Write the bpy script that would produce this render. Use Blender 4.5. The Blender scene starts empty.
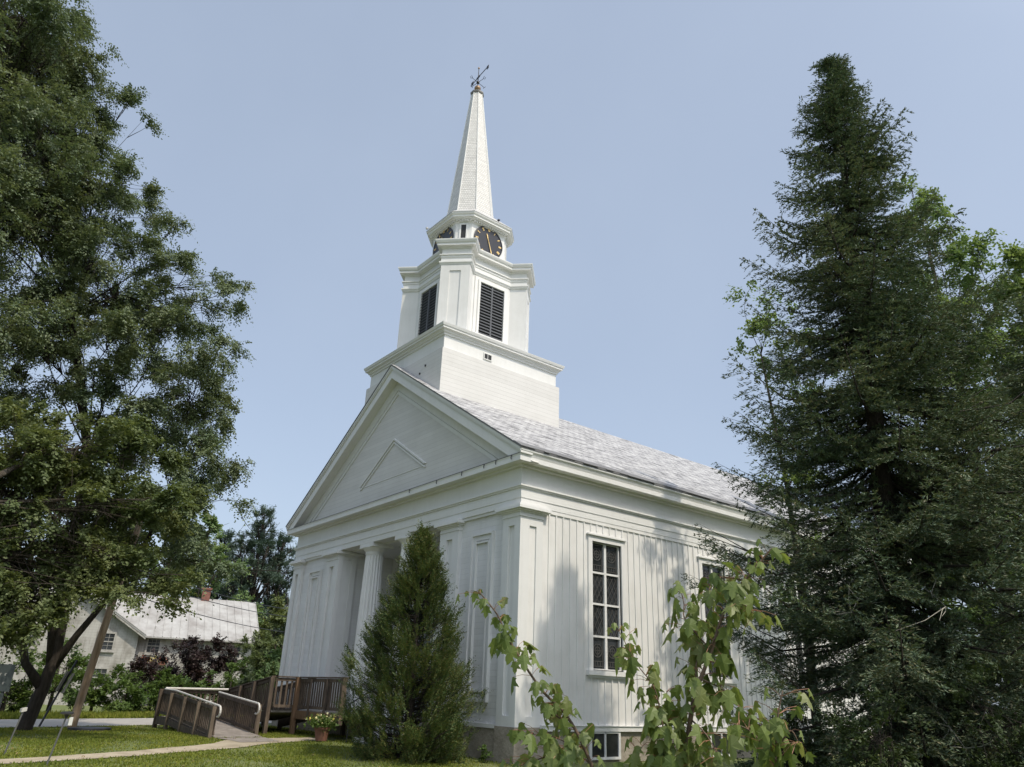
import bpy, math, random
import numpy as np
from mathutils import Vector, Matrix
random.seed(7)
R = math.radians
scene = bpy.context.scene

# ------------------------------------------------------------------ camera
def camera():
    cd = bpy.data.cameras.new('camera'); co = bpy.data.objects.new('camera', cd)
    scene.collection.objects.link(co)
    yaw, pitch, roll, f = .9057, .3946, .0364, 749.8
    F = Vector((-math.sin(yaw)*math.cos(pitch), math.cos(yaw)*math.cos(pitch), math.sin(pitch)))
    Rt = Vector((math.cos(yaw), math.sin(yaw), 0)); U = Rt.cross(F)
    R2 = Rt*math.cos(roll)+U*math.sin(roll); U2 = -Rt*math.sin(roll)+U*math.cos(roll)
    m = Matrix((R2, U2, -F)).transposed().to_4x4(); m.translation = Vector((12.692, -10.332, 1.246))
    co.matrix_world = m
    cd.sensor_width = 36; cd.lens = f/1024*36; cd.clip_start = .05; cd.clip_end = 2000
    scene.camera = co
camera()

# ------------------------------------------------------------------ light
SUN_AZ, SUN_EL = R(9.5), R(55.5)
w = bpy.data.worlds.new('World'); scene.world = w; w.use_nodes = True
nt = w.node_tree; nt.nodes.clear()
sky = nt.nodes.new('ShaderNodeTexSky'); sky.sky_type = 'NISHITA'; sky.sun_disc = False
sky.sun_elevation = SUN_EL; sky.sun_rotation = R(90)-SUN_AZ
sky.air_density = 1.0; sky.dust_density = 3.5; sky.ozone_density = 1.6; sky.altitude = 100
hs = nt.nodes.new('ShaderNodeHueSaturation'); hs.inputs['Saturation'].default_value = .85
bg = nt.nodes.new('ShaderNodeBackground'); bg.inputs['Strength'].default_value = .15
wo = nt.nodes.new('ShaderNodeOutputWorld')
hz = nt.nodes.new('ShaderNodeMix'); hz.data_type = 'RGBA'; hz.inputs[0].default_value = .5; hz.inputs[7].default_value = (3.5, 4.1, 4.95, 1)   # thin even summer haze over the blue
tcw = nt.nodes.new('ShaderNodeTexCoord'); hn = nt.nodes.new('ShaderNodeTexNoise'); hn.inputs['Scale'].default_value = 2.2; hn.inputs['Detail'].default_value = 5
nt.links.new(tcw.outputs['Generated'], hn.inputs['Vector']); hm = nt.nodes.new('ShaderNodeMath'); hm.operation = 'MULTIPLY_ADD'; hm.inputs[1].default_value = .28; hm.inputs[2].default_value = .30
nt.links.new(hn.outputs[0], hm.inputs[0]); nt.links.new(hm.outputs[0], hz.inputs[0])   # haze a little uneven
# brighter haze round the (hidden) sun, added out of view to lift shaded faces
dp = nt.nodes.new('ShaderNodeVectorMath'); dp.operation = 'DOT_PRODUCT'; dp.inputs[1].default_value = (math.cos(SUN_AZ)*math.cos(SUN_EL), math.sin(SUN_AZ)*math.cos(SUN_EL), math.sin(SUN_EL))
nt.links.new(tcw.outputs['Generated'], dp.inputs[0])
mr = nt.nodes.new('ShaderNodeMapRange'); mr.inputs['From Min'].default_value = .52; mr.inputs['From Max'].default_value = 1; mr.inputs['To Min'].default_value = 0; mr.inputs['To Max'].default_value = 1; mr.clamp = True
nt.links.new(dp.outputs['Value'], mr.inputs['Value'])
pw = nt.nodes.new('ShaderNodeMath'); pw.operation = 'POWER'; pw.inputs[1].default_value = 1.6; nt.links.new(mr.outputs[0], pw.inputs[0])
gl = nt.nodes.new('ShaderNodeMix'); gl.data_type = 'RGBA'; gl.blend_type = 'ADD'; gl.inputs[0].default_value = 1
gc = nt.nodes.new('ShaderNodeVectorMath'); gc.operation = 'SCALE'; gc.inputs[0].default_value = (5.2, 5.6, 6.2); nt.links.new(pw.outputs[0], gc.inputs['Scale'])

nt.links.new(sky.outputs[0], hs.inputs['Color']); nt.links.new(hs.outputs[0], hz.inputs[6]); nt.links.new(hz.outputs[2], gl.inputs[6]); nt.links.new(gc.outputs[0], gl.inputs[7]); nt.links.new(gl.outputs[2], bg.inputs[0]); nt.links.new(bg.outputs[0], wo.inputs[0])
sl = bpy.data.lights.new('sun', 'SUN'); sl.energy = 2.75; sl.angle = R(.6); sl.color = (1, .90, .74)
so = bpy.data.objects.new('sun', sl); scene.collection.objects.link(so)
sd = Vector((math.cos(SUN_AZ)*math.cos(SUN_EL), math.sin(SUN_AZ)*math.cos(SUN_EL), math.sin(SUN_EL)))
so.rotation_euler = sd.to_track_quat('Z', 'Y').to_euler()
scene.view_settings.view_transform = 'Standard'; scene.view_settings.look = 'None'
scene.view_settings.exposure = 0.27; scene.view_settings.gamma = 1
scene.render.engine = 'CYCLES'
scene.cycles.max_bounces = 8; scene.cycles.transparent_max_bounces = 6

# ------------------------------------------------------------------ materials
def newmat(name):
    m = bpy.data.materials.new(name); m.use_nodes = True
    return m, m.node_tree, m.node_tree.nodes['Principled BSDF']
def N(nt, t, **kw):
    n = nt.nodes.new(t)
    for k, v in kw.items():
        if k in n.inputs: n.inputs[k].default_value = v
        else: setattr(n, k, v)
    return n
def ramp(nt, src, stops):
    r = nt.nodes.new('ShaderNodeValToRGB'); cr = r.color_ramp
    while len(cr.elements) < len(stops): cr.elements.new(.5)
    for e, (p, c) in zip(cr.elements, stops):
        e.position = p; e.color = (*c, 1) if len(c) == 3 else c
    nt.links.new(src, r.inputs[0]); return r.outputs[0]
def coords(nt, scale=(1, 1, 1)):
    t = nt.nodes.new('ShaderNodeTexCoord'); mp = nt.nodes.new('ShaderNodeMapping')
    mp.inputs['Scale'].default_value = scale; nt.links.new(t.outputs['Object'], mp.inputs[0]); return mp.outputs[0]
def mul(nt, a, b, fac=1.0, mode='MULTIPLY'):
    m = nt.nodes.new('ShaderNodeMix'); m.data_type = 'RGBA'; m.blend_type = mode
    m.inputs[0].default_value = fac
    nt.links.new(a, m.inputs[6]) if not isinstance(a, tuple) else setattr(m.inputs[6], 'default_value', (*a, 1))
    nt.links.new(b, m.inputs[7]) if not isinstance(b, tuple) else setattr(m.inputs[7], 'default_value', (*b, 1))
    return m.outputs[2]
def paint(name, col, dirt=(.68, .67, .64), amount=.45, board=0, rough=.55, boarddark=.72, streak=True):
    """aged paint: blotchy dirt, vertical streaks and (board) horizontal board joints"""
    m, nt, b = newmat(name)
    c = coords(nt)
    n1 = N(nt, 'ShaderNodeTexNoise', Scale=1.1, Detail=6, Roughness=.65); nt.links.new(c, n1.inputs['Vector'])
    cs = coords(nt, (5, 5, .5)); n2 = N(nt, 'ShaderNodeTexNoise', Scale=1.6, Detail=5, Roughness=.6); nt.links.new(cs, n2.inputs['Vector'])
    d1 = ramp(nt, n1.outputs[0], [(.42, (1, 1, 1)), (.75, dirt)])
    d2 = ramp(nt, n2.outputs[0], [(.45, (1, 1, 1)), (.8, dirt)])
    out = mul(nt, col, d1, amount)
    if streak: out = mul(nt, out, d2, amount*.7)
    n3 = N(nt, 'ShaderNodeTexNoise', Scale=28, Detail=4); nt.links.new(c, n3.inputs['Vector'])
    n4 = N(nt, 'ShaderNodeTexNoise', Scale=13, Detail=8, Roughness=.75); nt.links.new(coords(nt, (1, 1, .35)), n4.inputs['Vector'])
    out = mul(nt, out, ramp(nt, n4.outputs[0], [(.60, (1, 1, 1)), (.68, (.80, .79, .76)), (.74, (.62, .60, .56))]), .35)   # flaking spots
    bump = nt.nodes.new('ShaderNodeBump'); bump.inputs['Strength'].default_value = .12; bump.inputs['Distance'].default_value = .01
    nt.links.new(n3.outputs[0], bump.inputs['Height'])
    last = bump
    if board:
        sp = nt.nodes.new('ShaderNodeSeparateXYZ'); nt.links.new(c, sp.inputs[0])
        wob = N(nt, 'ShaderNodeTexNoise', Scale=.35, Detail=1); nt.links.new(c, wob.inputs['Vector'])
        a0 = N(nt, 'ShaderNodeMath', operation='MULTIPLY_ADD'); nt.links.new(wob.outputs[0], a0.inputs[0]); a0.inputs[1].default_value = .04; nt.links.new(sp.outputs[2], a0.inputs[2])
        a = N(nt, 'ShaderNodeMath', operation='DIVIDE'); nt.links.new(a0.outputs[0], a.inputs[0]); a.inputs[1].default_value = board
        f = N(nt, 'ShaderNodeMath', operation='FRACT'); nt.links.new(a.outputs[0], f.inputs[0])
        g = ramp(nt, f.outputs[0], [(0, (0, 0, 0)), (.07, (1, 1, 1)), (.9, (.55, .55, .55)), (1, (.5, .5, .5))])
        gc = ramp(nt, f.outputs[0], [(0, (boarddark,)*3), (.09, (1, 1, 1))])
        out = mul(nt, out, gc, .7)
        fl = N(nt, 'ShaderNodeMath', operation='FLOOR'); nt.links.new(a.outputs[0], fl.inputs[0])
        wn = nt.nodes.new('ShaderNodeTexWhiteNoise'); wn.noise_dimensions = '1D'; nt.links.new(fl.outputs[0], wn.inputs['W'])
        out = mul(nt, out, ramp(nt, wn.outputs[0], [(0, (.93, .93, .93)), (1, (1, 1, 1))]), 1)
        b2 = nt.nodes.new('ShaderNodeBump'); b2.inputs['Strength'].default_value = .25; b2.inputs['Distance'].default_value = .012
        nt.links.new(g, b2.inputs['Height']); nt.links.new(bump.outputs[0], b2.inputs['Normal']); last = b2
    nt.links.new(out, b.inputs['Base Color']); nt.links.new(last.outputs[0], b.inputs['Normal'])
    b.inputs['Roughness'].default_value = rough
    return m
def noisy(name, stops, scale=6, rough=.8, stretch=(1, 1, 1), bump=.2, bdist=.02, detail=6, spec=.3, metal=0, bscale=None):
    m, nt, b = newmat(name); c = coords(nt, stretch)
    n = N(nt, 'ShaderNodeTexNoise', Scale=scale, Detail=detail, Roughness=.65); nt.links.new(c, n.inputs['Vector'])
    nt.links.new(ramp(nt, n.outputs[0], stops), b.inputs['Base Color'])
    n2 = N(nt, 'ShaderNodeTexNoise', Scale=bscale or scale*5, Detail=5); nt.links.new(c, n2.inputs['Vector'])
    bp = nt.nodes.new('ShaderNodeBump'); bp.inputs['Strength'].default_value = bump; bp.inputs['Distance'].default_value = bdist
    nt.links.new(n2.outputs[0], bp.inputs['Height']); nt.links.new(bp.outputs[0], b.inputs['Normal'])
    b.inputs['Roughness'].default_value = rough; b.inputs['Specular IOR Level'].default_value = spec; b.inputs['Metallic'].default_value = metal
    return m
def flat(name, col, rough=.5, metal=0, spec=.5):
    return noisy(name, [(.3, tuple(x*.85 for x in col)), (.7, col)], 9, rough, bump=.05, spec=spec, metal=metal)
def leafmat(name, cols, trans=.35, rough=.55, spec=.28):
    m, nt, b = newmat(name)
    g = nt.nodes.new('ShaderNodeNewGeometry')
    c = ramp(nt, g.outputs['Random Per Island'], [(i/(len(cols)-1) if len(cols) > 1 else 0, k) for i, k in enumerate(cols)])
    n = N(nt, 'ShaderNodeTexNoise', Scale=.55, Detail=2); nt.links.new(coords(nt), n.inputs['Vector'])
    c = mul(nt, c, ramp(nt, n.outputs[0], [(.35, (.78, .85, .8)), (.65, (1.15, 1.1, 1))]), 1)
    nt.links.new(c, b.inputs['Base Color']); b.inputs['Roughness'].default_value = rough; b.inputs['Specular IOR Level'].default_value = spec
    t = nt.nodes.new('ShaderNodeBsdfTranslucent'); nt.links.new(mul(nt, c, (1.2, 1.15, .65), 1), t.inputs[0])
    mx = nt.nodes.new('ShaderNodeMixShader'); mx.inputs[0].default_value = trans
    nt.links.new(b.outputs[0], mx.inputs[1]); nt.links.new(t.outputs[0], mx.inputs[2])
    nt.links.new(mx.outputs[0], nt.nodes['Material Output'].inputs[0])
    return m
def shingles(name, c1, c2, bw, bh, blot=.9, contrast=.5):
    m, nt, b = newmat(name)
    t = nt.nodes.new('ShaderNodeUVMap')
    br = N(nt, 'ShaderNodeTexBrick', Scale=1.0); br.inputs['Brick Width'].default_value = bw; br.inputs['Row Height'].default_value = bh
    br.inputs['Mortar Size'].default_value = bh*.08; br.inputs['Mortar Smooth'].default_value = .3
    br.inputs['Color1'].default_value = (*c1, 1); br.inputs['Color2'].default_value = (*c2, 1); br.inputs['Mortar'].default_value = (*[x*contrast for x in c1], 1)
    nt.links.new(t.outputs[0], br.inputs['Vector'])
    mp = nt.nodes.new('ShaderNodeMapping'); mp.inputs['Scale'].default_value = (1.1, 4.5, 1); nt.links.new(t.outputs[0], mp.inputs[0])
    n = N(nt, 'ShaderNodeTexNoise', Scale=1.5, Detail=8, Roughness=.75); nt.links.new(mp.outputs[0], n.inputs['Vector'])
    c = mul(nt, br.outputs[0], ramp(nt, n.outputs[0], [(.41, (.22, .22, .23)), (.47, (.72, .72, .72)), (.58, (1.15, 1.15, 1.15))]), blot)
    nt.links.new(c, b.inputs['Base Color']); b.inputs['Roughness'].default_value = .75
    sp = nt.nodes.new('ShaderNodeSeparateXYZ'); nt.links.new(t.outputs[0], sp.inputs[0])
    dv = N(nt, 'ShaderNodeMath', operation='DIVIDE'); nt.links.new(sp.outputs[1], dv.inputs[0]); dv.inputs[1].default_value = bh
    fr = N(nt, 'ShaderNodeMath', operation='FRACT'); nt.links.new(dv.outputs[0], fr.inputs[0])
    bp = nt.nodes.new('ShaderNodeBump'); bp.inputs['Strength'].default_value = .5; bp.inputs['Distance'].default_value = .02; bp.invert = True
    nt.links.new(fr.outputs[0], bp.inputs['Height'])
    b2 = nt.nodes.new('ShaderNodeBump'); b2.inputs['Strength'].default_value = .5; b2.inputs['Distance'].default_value = .03
    nt.links.new(n.outputs[0], b2.inputs['Height']); nt.links.new(bp.outputs[0], b2.inputs['Normal'])
    nt.links.new(b2.outputs[0], b.inputs['Normal'])
    return m

W_ = (.70, .70, .69)
white = paint('aged_white_paint', W_, amount=.30)
white_trim = paint('white_trim_paint', (.71, .71, .70), amount=.22)
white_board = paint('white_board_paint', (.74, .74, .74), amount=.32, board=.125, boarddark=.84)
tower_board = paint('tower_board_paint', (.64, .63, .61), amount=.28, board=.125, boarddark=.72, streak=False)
batten_white = paint('white_side_paint', (.74, .735, .72), amount=.38)
roof_mat = shingles('grey_slate_shingles', (.36, .36, .37), (.48, .48, .48), .25, .16, blot=1.0, contrast=.5)
spire_mat = shingles('white_wood_shingles', (.60, .59, .57), (.68, .67, .65), .085, .085, blot=.16, contrast=.62)
louver_mat = flat('black_louver_paint', (.085, .09, .10), .5)
dark_mat = flat('dark_interior', (.02, .022, .025), .7)
dial_mat = flat('black_dial', (.018, .018, .024), .35)
gold = flat('gold_leaf', (.78, .56, .24), .35, metal=.4)
copper = flat('weathered_copper', (.32, .20, .11), .5, metal=.3)
iron = flat('dark_iron', (.05, .05, .06), .5, metal=.5)
stone = noisy('foundation_concrete', [(.3, (.21, .185, .15)), (.55, (.33, .295, .245)), (.8, (.42, .38, .32))], 3.5, .9, bump=.5, bdist=.03)
wood = noisy('weathered_brown_timber', [(.3, (.05, .038, .03)), (.55, (.105, .08, .06)), (.8, (.18, .14, .105))], 5, .85, stretch=(2, 2, .6), bump=.3)
wood_fresh = noisy('newer_brown_timber', [(.3, (.11, .065, .035)), (.7, (.20, .125, .075))], 5, .8, stretch=(2, 2, .5), bump=.3)
wood_grey = noisy('grey_deck_boards', [(.3, (.15, .13, .115)), (.7, (.30, .27, .24))], 5, .85, bump=.3)
rail_white = flat('pale_handrail', (.62, .60, .56), .5)
terracotta = noisy('terracotta', [(.3, (.15, .07, .05)), (.7, (.24, .12, .085))], 6, .85)
bark = noisy('grey_brown_bark', [(.3, (.035, .028, .022)), (.6, (.09, .075, .06)), (.8, (.15, .13, .11))], 3, .95, stretch=(4, 4, .8), bump=.9, bdist=.06)
bark_dark = noisy('dark_bark', [(.3, (.022, .018, .015)), (.7, (.07, .058, .048))], 4, .95, stretch=(4, 4, .9), bump=.9, bdist=.05)
deadwood = noisy('dead_grey_twigs', [(.3, (.20, .19, .16)), (.7, (.36, .34, .29))], 8, .9)
pole_mat = noisy('weathered_pole_wood', [(.3, (.20, .14, .09)), (.5, (.33, .24, .165)), (.75, (.42, .34, .26))], 2.2, .9, stretch=(4, 4, .5), bump=.5)
asphalt = noisy('worn_asphalt', [(.3, (.30, .28, .255)), (.7, (.38, .36, .33))], 2.5, .95, bump=.3)
path_mat = noisy('sandy_concrete_path', [(.3, (.25, .21, .15)), (.55, (.36, .31, .23)), (.8, (.43, .375, .285))], 2.2, .95, bump=.4)
clap_grey = paint('weathered_grey_clapboard', (.42, .41, .385), dirt=(.40, .37, .32), amount=.9, board=.13, boarddark=.5)
metal_roof = noisy('pale_metal_roof', [(.3, (.24, .225, .21)), (.55, (.36, .355, .34)), (.8, (.44, .44, .42))], 1.1, .5, spec=.4, bump=.05)
brick = noisy('red_brick', [(.3, (.14, .065, .05)), (.7, (.24, .11, .085))], 9, .9)
leading = flat('lead_and_pale_glass', (.085, .082, .078), .5)

def glass(name, c=(.018, .02, .022), rough=.07):
    m, nt, b = newmat(name); cc = coords(nt)
    n = N(nt, 'ShaderNodeTexNoise', Scale=2.2, Detail=3); nt.links.new(cc, n.inputs['Vector'])
    nt.links.new(ramp(nt, n.outputs[0], [(.35, c), (.7, tuple(x*2.2 for x in c))]), b.inputs['Base Color'])
    b.inputs['Roughness'].default_value = rough; b.inputs['Specular IOR Level'].default_value = .45
    wv = N(nt, 'ShaderNodeTexNoise', Scale=4.5, Detail=2); nt.links.new(cc, wv.inputs['Vector']); bp = nt.nodes.new('ShaderNodeBump'); bp.inputs['Strength'].default_value = .25; bp.inputs['Distance'].default_value = .02
    nt.links.new(wv.outputs[0], bp.inputs['Height']); nt.links.new(bp.outputs[0], b.inputs['Normal'])   # wavy old glass
    return m
pane_mat = glass('dark_stained_glass')
house_glass = glass('house_window_glass', (.03, .033, .036), .08)

lf_locust = leafmat('locust_leaves', [(0.092, 0.124, 0.072), (0.122, 0.164, 0.092), (0.171, 0.212, 0.123), (0.133, 0.160, 0.117)], .3)
lf_maple_big = leafmat('maple_leaves_mid', [(0.092, 0.121, 0.052), (0.127, 0.161, 0.067), (0.167, 0.196, 0.094)], .38)
lf_maple_back = leafmat('maple_leaves_back', [(0.110, 0.177, 0.077), (0.154, 0.227, 0.095), (0.200, 0.270, 0.124)], .4)
lf_conifer = leafmat('fir_needles', [(0.059, 0.094, 0.064), (0.096, 0.137, 0.093), (0.136, 0.178, 0.117), (0.140, 0.130, 0.084)], .12, .6)
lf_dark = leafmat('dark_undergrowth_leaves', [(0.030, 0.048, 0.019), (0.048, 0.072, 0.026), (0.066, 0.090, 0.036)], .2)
lf_cedar = leafmat('cedar_sprays', [(0.044, 0.079, 0.028), (0.072, 0.115, 0.039), (0.117, 0.144, 0.048), (0.145, 0.132, 0.052)], .18, .6)
lf_pine = leafmat('pine_needles', [(0.052, 0.085, 0.070), (0.078, 0.117, 0.090), (0.098, 0.137, 0.109)], .12, .6)
lf_sap = leafmat('sapling_leaves', [(0.110, 0.155, 0.046), (0.148, 0.196, 0.060), (0.188, 0.238, 0.077), (0.220, 0.243, 0.110)], .42, .42)
lf_purple = leafmat('purple_leaves', [(0.030, 0.018, 0.020), (0.050, 0.028, 0.030), (0.040, 0.032, 0.024)], .15)
lf_shrub = leafmat('shrub_leaves', [(0.060, 0.100, 0.025), (0.090, 0.145, 0.035), (0.120, 0.180, 0.045)], .35)
lf_grass = leafmat('grass_blades', [(0.109, 0.142, 0.020), (0.150, 0.185, 0.026), (0.194, 0.222, 0.036), (0.218, 0.217, 0.048)], .3, .7)
lf_flower = leafmat('flower_petals', [(0.750, 0.700, 0.600), (0.750, 0.650, 0.150)], .3)
lf_red = leafmat('red_petals', [(0.350, 0.040, 0.030), (0.500, 0.250, 0.200)], .3)

# ------------------------------------------------------------------ object helpers
COL = scene.collection
def props(o, label=None, cat=None, group=None, kind=None):
    if label: o['label'] = label
    if cat: o['category'] = cat
    if group: o['group'] = group
    if kind: o['kind'] = kind
    return o
def root(name, loc, label, cat, group=None):
    o = bpy.data.objects.new(name, None); COL.objects.link(o); o.location = loc; o.empty_display_size = .3
    return props(o, label, cat, group)
def base_of(parent):
    v = Vector((0, 0, 0)); p = parent
    while p is not None: v += p.location; p = p.parent
    return v
class MB:
    """collects polygons in world coordinates; build() links them as ONE mesh object"""
    def __init__(s): s.v = []; s.f = []; s.uv = []; s.has_uv = False
    def add(s, vs, fs, uvs=None):
        k = len(s.v); s.v += [tuple(p) for p in vs]; s.f += [tuple(i+k for i in f) for f in fs]
        if uvs: s.has_uv = True; s.uv += uvs
        else: s.uv += [[(0, 0)]*len(f) for f in fs]
        return s
    def box(s, x0, x1, y0, y1, z0, z1):
        v = [(x, y, z) for z in (z0, z1) for y in (y0, y1) for x in (x0, x1)]
        return s.add(v, [(0, 2, 3, 1), (4, 5, 7, 6), (0, 1, 5, 4), (2, 6, 7, 3), (0, 4, 6, 2), (1, 3, 7, 5)])
    def hexa(s, v): return s.add(v, [(0, 3, 2, 1), (4, 5, 6, 7), (0, 1, 5, 4), (1, 2, 6, 5), (2, 3, 7, 6), (3, 0, 4, 7)])
    def obox(s, c, ax, ay, az):
        """oriented box: centre and three half-extent vectors"""
        c, ax, ay, az = map(Vector, (c, ax, ay, az))
        return s.hexa([c-ax-ay-az, c+ax-ay-az, c+ax+ay-az, c-ax+ay-az, c-ax-ay+az, c+ax-ay+az, c+ax+ay+az, c-ax+ay+az])
    def prism(s, pts, d):
        """closed polygon swept by the vector d"""
        n = len(pts); d = Vector(d); a = [Vector(p) for p in pts]; v = a+[p+d for p in a]
        return s.add(v, [tuple(range(n))[::-1], tuple(range(n, 2*n))]+[(i, (i+1) % n, n+(i+1) % n, n+i) for i in range(n)])
    def loft(s, rings, cap=True):
        n = len(rings[0]); v = [p for r in rings for p in r]; f = []
        for k in range(len(rings)-1):
            for i in range(n):
                j = (i+1) % n; f.append((k*n+i, k*n+j, (k+1)*n+j, (k+1)*n+i))
        if cap: f.append(tuple(range(n))[::-1]); f.append(tuple((len(rings)-1)*n+i for i in range(n)))
        return s.add(v, f)
    def tube(s, pts, rs, n=7):
        pts = [Vector(p) for p in pts]
        if not hasattr(rs, '__len__'): rs = [rs]*len(pts)
        rings = []; prev = None
        for i, p in enumerate(pts):
            t = (pts[min(i+1, len(pts)-1)]-pts[max(i-1, 0)])
            if t.length < 1e-7: t = Vector((0, 0, 1))
            t.normalize()
            a = prev if prev is not None else (Vector((1, 0, 0)) if abs(t.x) < .8 else Vector((0, 1, 0)))
            a = (a-t*a.dot(t))
            if a.length < 1e-5: a = t.orthogonal()
            a.normalize(); b = t.cross(a); prev = a
            rings.append([p+(a*math.cos(k*2*math.pi/n)+b*math.sin(k*2*math.pi/n))*rs[i] for k in range(n)])
        return s.loft(rings)
    def lathe(s, c, prof, n=20):
        return s.loft([[(c[0]+r*math.cos(k*2*math.pi/n), c[1]+r*math.sin(k*2*math.pi/n), z) for k in range(n)] for z, r in prof])
    def build(s, name, m, parent=None, smooth=False, bevel=0, **kw):
        b = base_of(parent); me = bpy.data.meshes.new(name)
        me.from_pydata([(p[0]-b.x, p[1]-b.y, p[2]-b.z) for p in s.v], [], s.f); me.materials.append(m)
        if s.has_uv:
            l = me.uv_layers.new(name='UVMap'); k = 0
            for u in s.uv:
                for q in u: l.data[k].uv = q; k += 1
        if smooth: me.polygons.foreach_set('use_smooth', [True]*len(me.polygons))
        me.update()
        o = bpy.data.objects.new(name, me); COL.objects.link(o)
        if parent is not None: o.parent = parent
        if bevel:
            md = o.modifiers.new('bevel', 'BEVEL'); md.width = bevel; md.segments = 1; md.limit_method = 'ANGLE'
        return props(o, **kw)
def leafmesh(name, P, D, S, m, parent, **kw):
    """kite-shaped leaf faces: P base points, D length vectors, S half-width vectors"""
    b = base_of(parent); n = len(P); P = P-np.array(b)
    Nn = np.cross(D, S); Nn /= (np.linalg.norm(Nn, axis=1, keepdims=True)+1e-9)
    ln = np.linalg.norm(D, axis=1, keepdims=True)
    V = np.empty((n, 4, 3)); V[:, 0] = P; V[:, 1] = P+D*.45+S; V[:, 2] = P+D-Nn*ln*.12; V[:, 3] = P+D*.45-S
    me = bpy.data.meshes.new(name); me.vertices.add(n*4); me.vertices.foreach_set('co', V.reshape(-1))
    me.loops.add(n*4); me.loops.foreach_set('vertex_index', np.arange(n*4, dtype=np.int32))
    me.polygons.add(n); me.polygons.foreach_set('loop_start', np.arange(0, n*4, 4, dtype=np.int32))
    me.materials.append(m); me.update(calc_edges=True); me.validate()
    o = bpy.data.objects.new(name, me); COL.objects.link(o)
    if parent is not None: o.parent = parent
    return props(o, **kw)
def rnd(rng, n): v = rng.normal(size=(n, 3)); return v/np.linalg.norm(v, axis=1, keepdims=True)
def gz(x, y):
    z = -.02*min(max(x, -6), 13)+.006*min(max(y, -12), 0)
    d = max(0, 9-math.hypot(x-12.7, y+10.3))/9
    return z-.10*d

# ------------------------------------------------------------------ ground
def ground():
    xs = sorted(set([-700, -400, -200, -120, -80, -60, -45, 60, 90, 150, 300, 600]+[i for i in range(-36, 40, 1)]))
    ys = sorted(set([-700, -400, -200, -100, -60, -40, 60, 80, 120, 200, 400, 700]+[i for i in range(-30, 45, 1)]))
    v = [(x, y, gz(x, y)) for y in ys for x in xs]; nx = len(xs)
    f = [(j*nx+i, j*nx+i+1, (j+1)*nx+i+1, (j+1)*nx+i) for j in range(len(ys)-1) for i in range(nx-1)]
    m, nt, b = newmat('lawn_ground')
    c = coords(nt); n = N(nt, 'ShaderNodeTexNoise', Scale=.7, Detail=7, Roughness=.7); nt.links.new(c, n.inputs['Vector'])
    n2 = N(nt, 'ShaderNodeTexNoise', Scale=14, Detail=5); nt.links.new(c, n2.inputs['Vector'])
    col = mul(nt, ramp(nt, n.outputs[0], [(.3, (.08, .11, .028)), (.5, (.125, .155, .042)), (.7, (.18, .18, .07))]), ramp(nt, n2.outputs[0], [(.3, (.6, .6, .6)), (.7, (1.1, 1.1, 1.1))]), .8)
    nt.links.new(col, b.inputs['Base Color']); b.inputs['Roughness'].default_value = .95
    bp = nt.nodes.new('ShaderNodeBump'); bp.inputs['Strength'].default_value = .8; bp.inputs['Distance'].default_value = .05
    nt.links.new(n2.outputs[0], bp.inputs['Height']); nt.links.new(bp.outputs[0], b.inputs['Normal'])
    MB().add(v, f).build('ground', m, smooth=True, kind='structure')
ground()
def ribbon(name, m, L, Rr, h=.006, thick=0):
    b = MB(); n = len(L)
    rows = []
    for a, c in zip(L, Rr):
        rows.append([(a[0]+(c[0]-a[0])*k/4, a[1]+(c[1]-a[1])*k/4) for k in range(5)])
    v = [(x, y, gz(x, y)+h) for r in rows for x, y in r]
    f = [(j*5+i, j*5+i+1, (j+1)*5+i+1, (j+1)*5+i) for j in range(n-1) for i in range(4)]
    b.add(v, f)
    return b.build(name, m, kind='structure')
def subdiv(p, k=1.0):
    o = []
    for a, c in zip(p[:-1], p[1:]):
        n = max(1, int(math.dist(a, c)/k))
        o += [(a[0]+(c[0]-a[0])*i/n, a[1]+(c[1]-a[1])*i/n) for i in range(n)]
    return o+[p[-1]]
def road_x(y): return -12.56-.30*(y+3.3)
ys = [-60, -40, -25]+[y for y in range(-18, 40, 2)]+[60, 90]
ribbon('road', asphalt, [(road_x(y)-4.35, y) for y in ys], [(road_x(y), y) for y in ys], .012)
PATH_N = [(-.8, -12.9), (-2.34, -8.32), (-3.04, -6.27), (-4.25, -3.85), (-5.05, -2.9), (-5.45, -2.0), (-5.5, -1.25)]
PATH_F = [(-1.5, -12.9), (-3.0, -8.27), (-3.92, -6.07), (-5.1, -4.19), (-6.0, -3.5), (-6.4, -2.5), (-6.5, -1.25)]
def resamp(P, n=40):
    d = [0]
    for a, c in zip(P[:-1], P[1:]): d.append(d[-1]+math.dist(a, c))
    out = []
    for i in range(n):
        t = d[-1]*i/(n-1); k = max(j for j in range(len(P)-1) if d[j] <= t+1e-9)
        u = (t-d[k])/(d[k+1]-d[k]); out.append((P[k][0]+(P[k+1][0]-P[k][0])*u, P[k][1]+(P[k+1][1]-P[k][1])*u))
    return out
PN, PF = resamp(PATH_N), resamp(PATH_F)
_rw = random.Random(3)
PN = [(x+_rw.uniform(-.04, .04), y) for x, y in PN]; PF = [(x+_rw.uniform(-.04, .04), y) for x, y in PF]
ribbon('footpath', path_mat, PF, PN, .012)
ribbon('ramp_apron', wood_grey, [(-6.6, -3.6), (-5.9, -3.5), (-5.3, -3.45)], [(-6.6, -2.4), (-6.0, -2.45), (-5.45, -2.5)], .018)

# ------------------------------------------------------------------ church
CL = 17.6; WX = -12.0
church = root('church', (-6, 8, 0), 'white wooden Greek Revival church with columned porch, clock tower and tall shingled spire', 'church')
RO, ZRF = .337, 6.36; SL = (10.385-6.36)/6.337
def part(b, name, m, parent=church, **kw): return b.build(name, m, parent, **kw)
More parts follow.
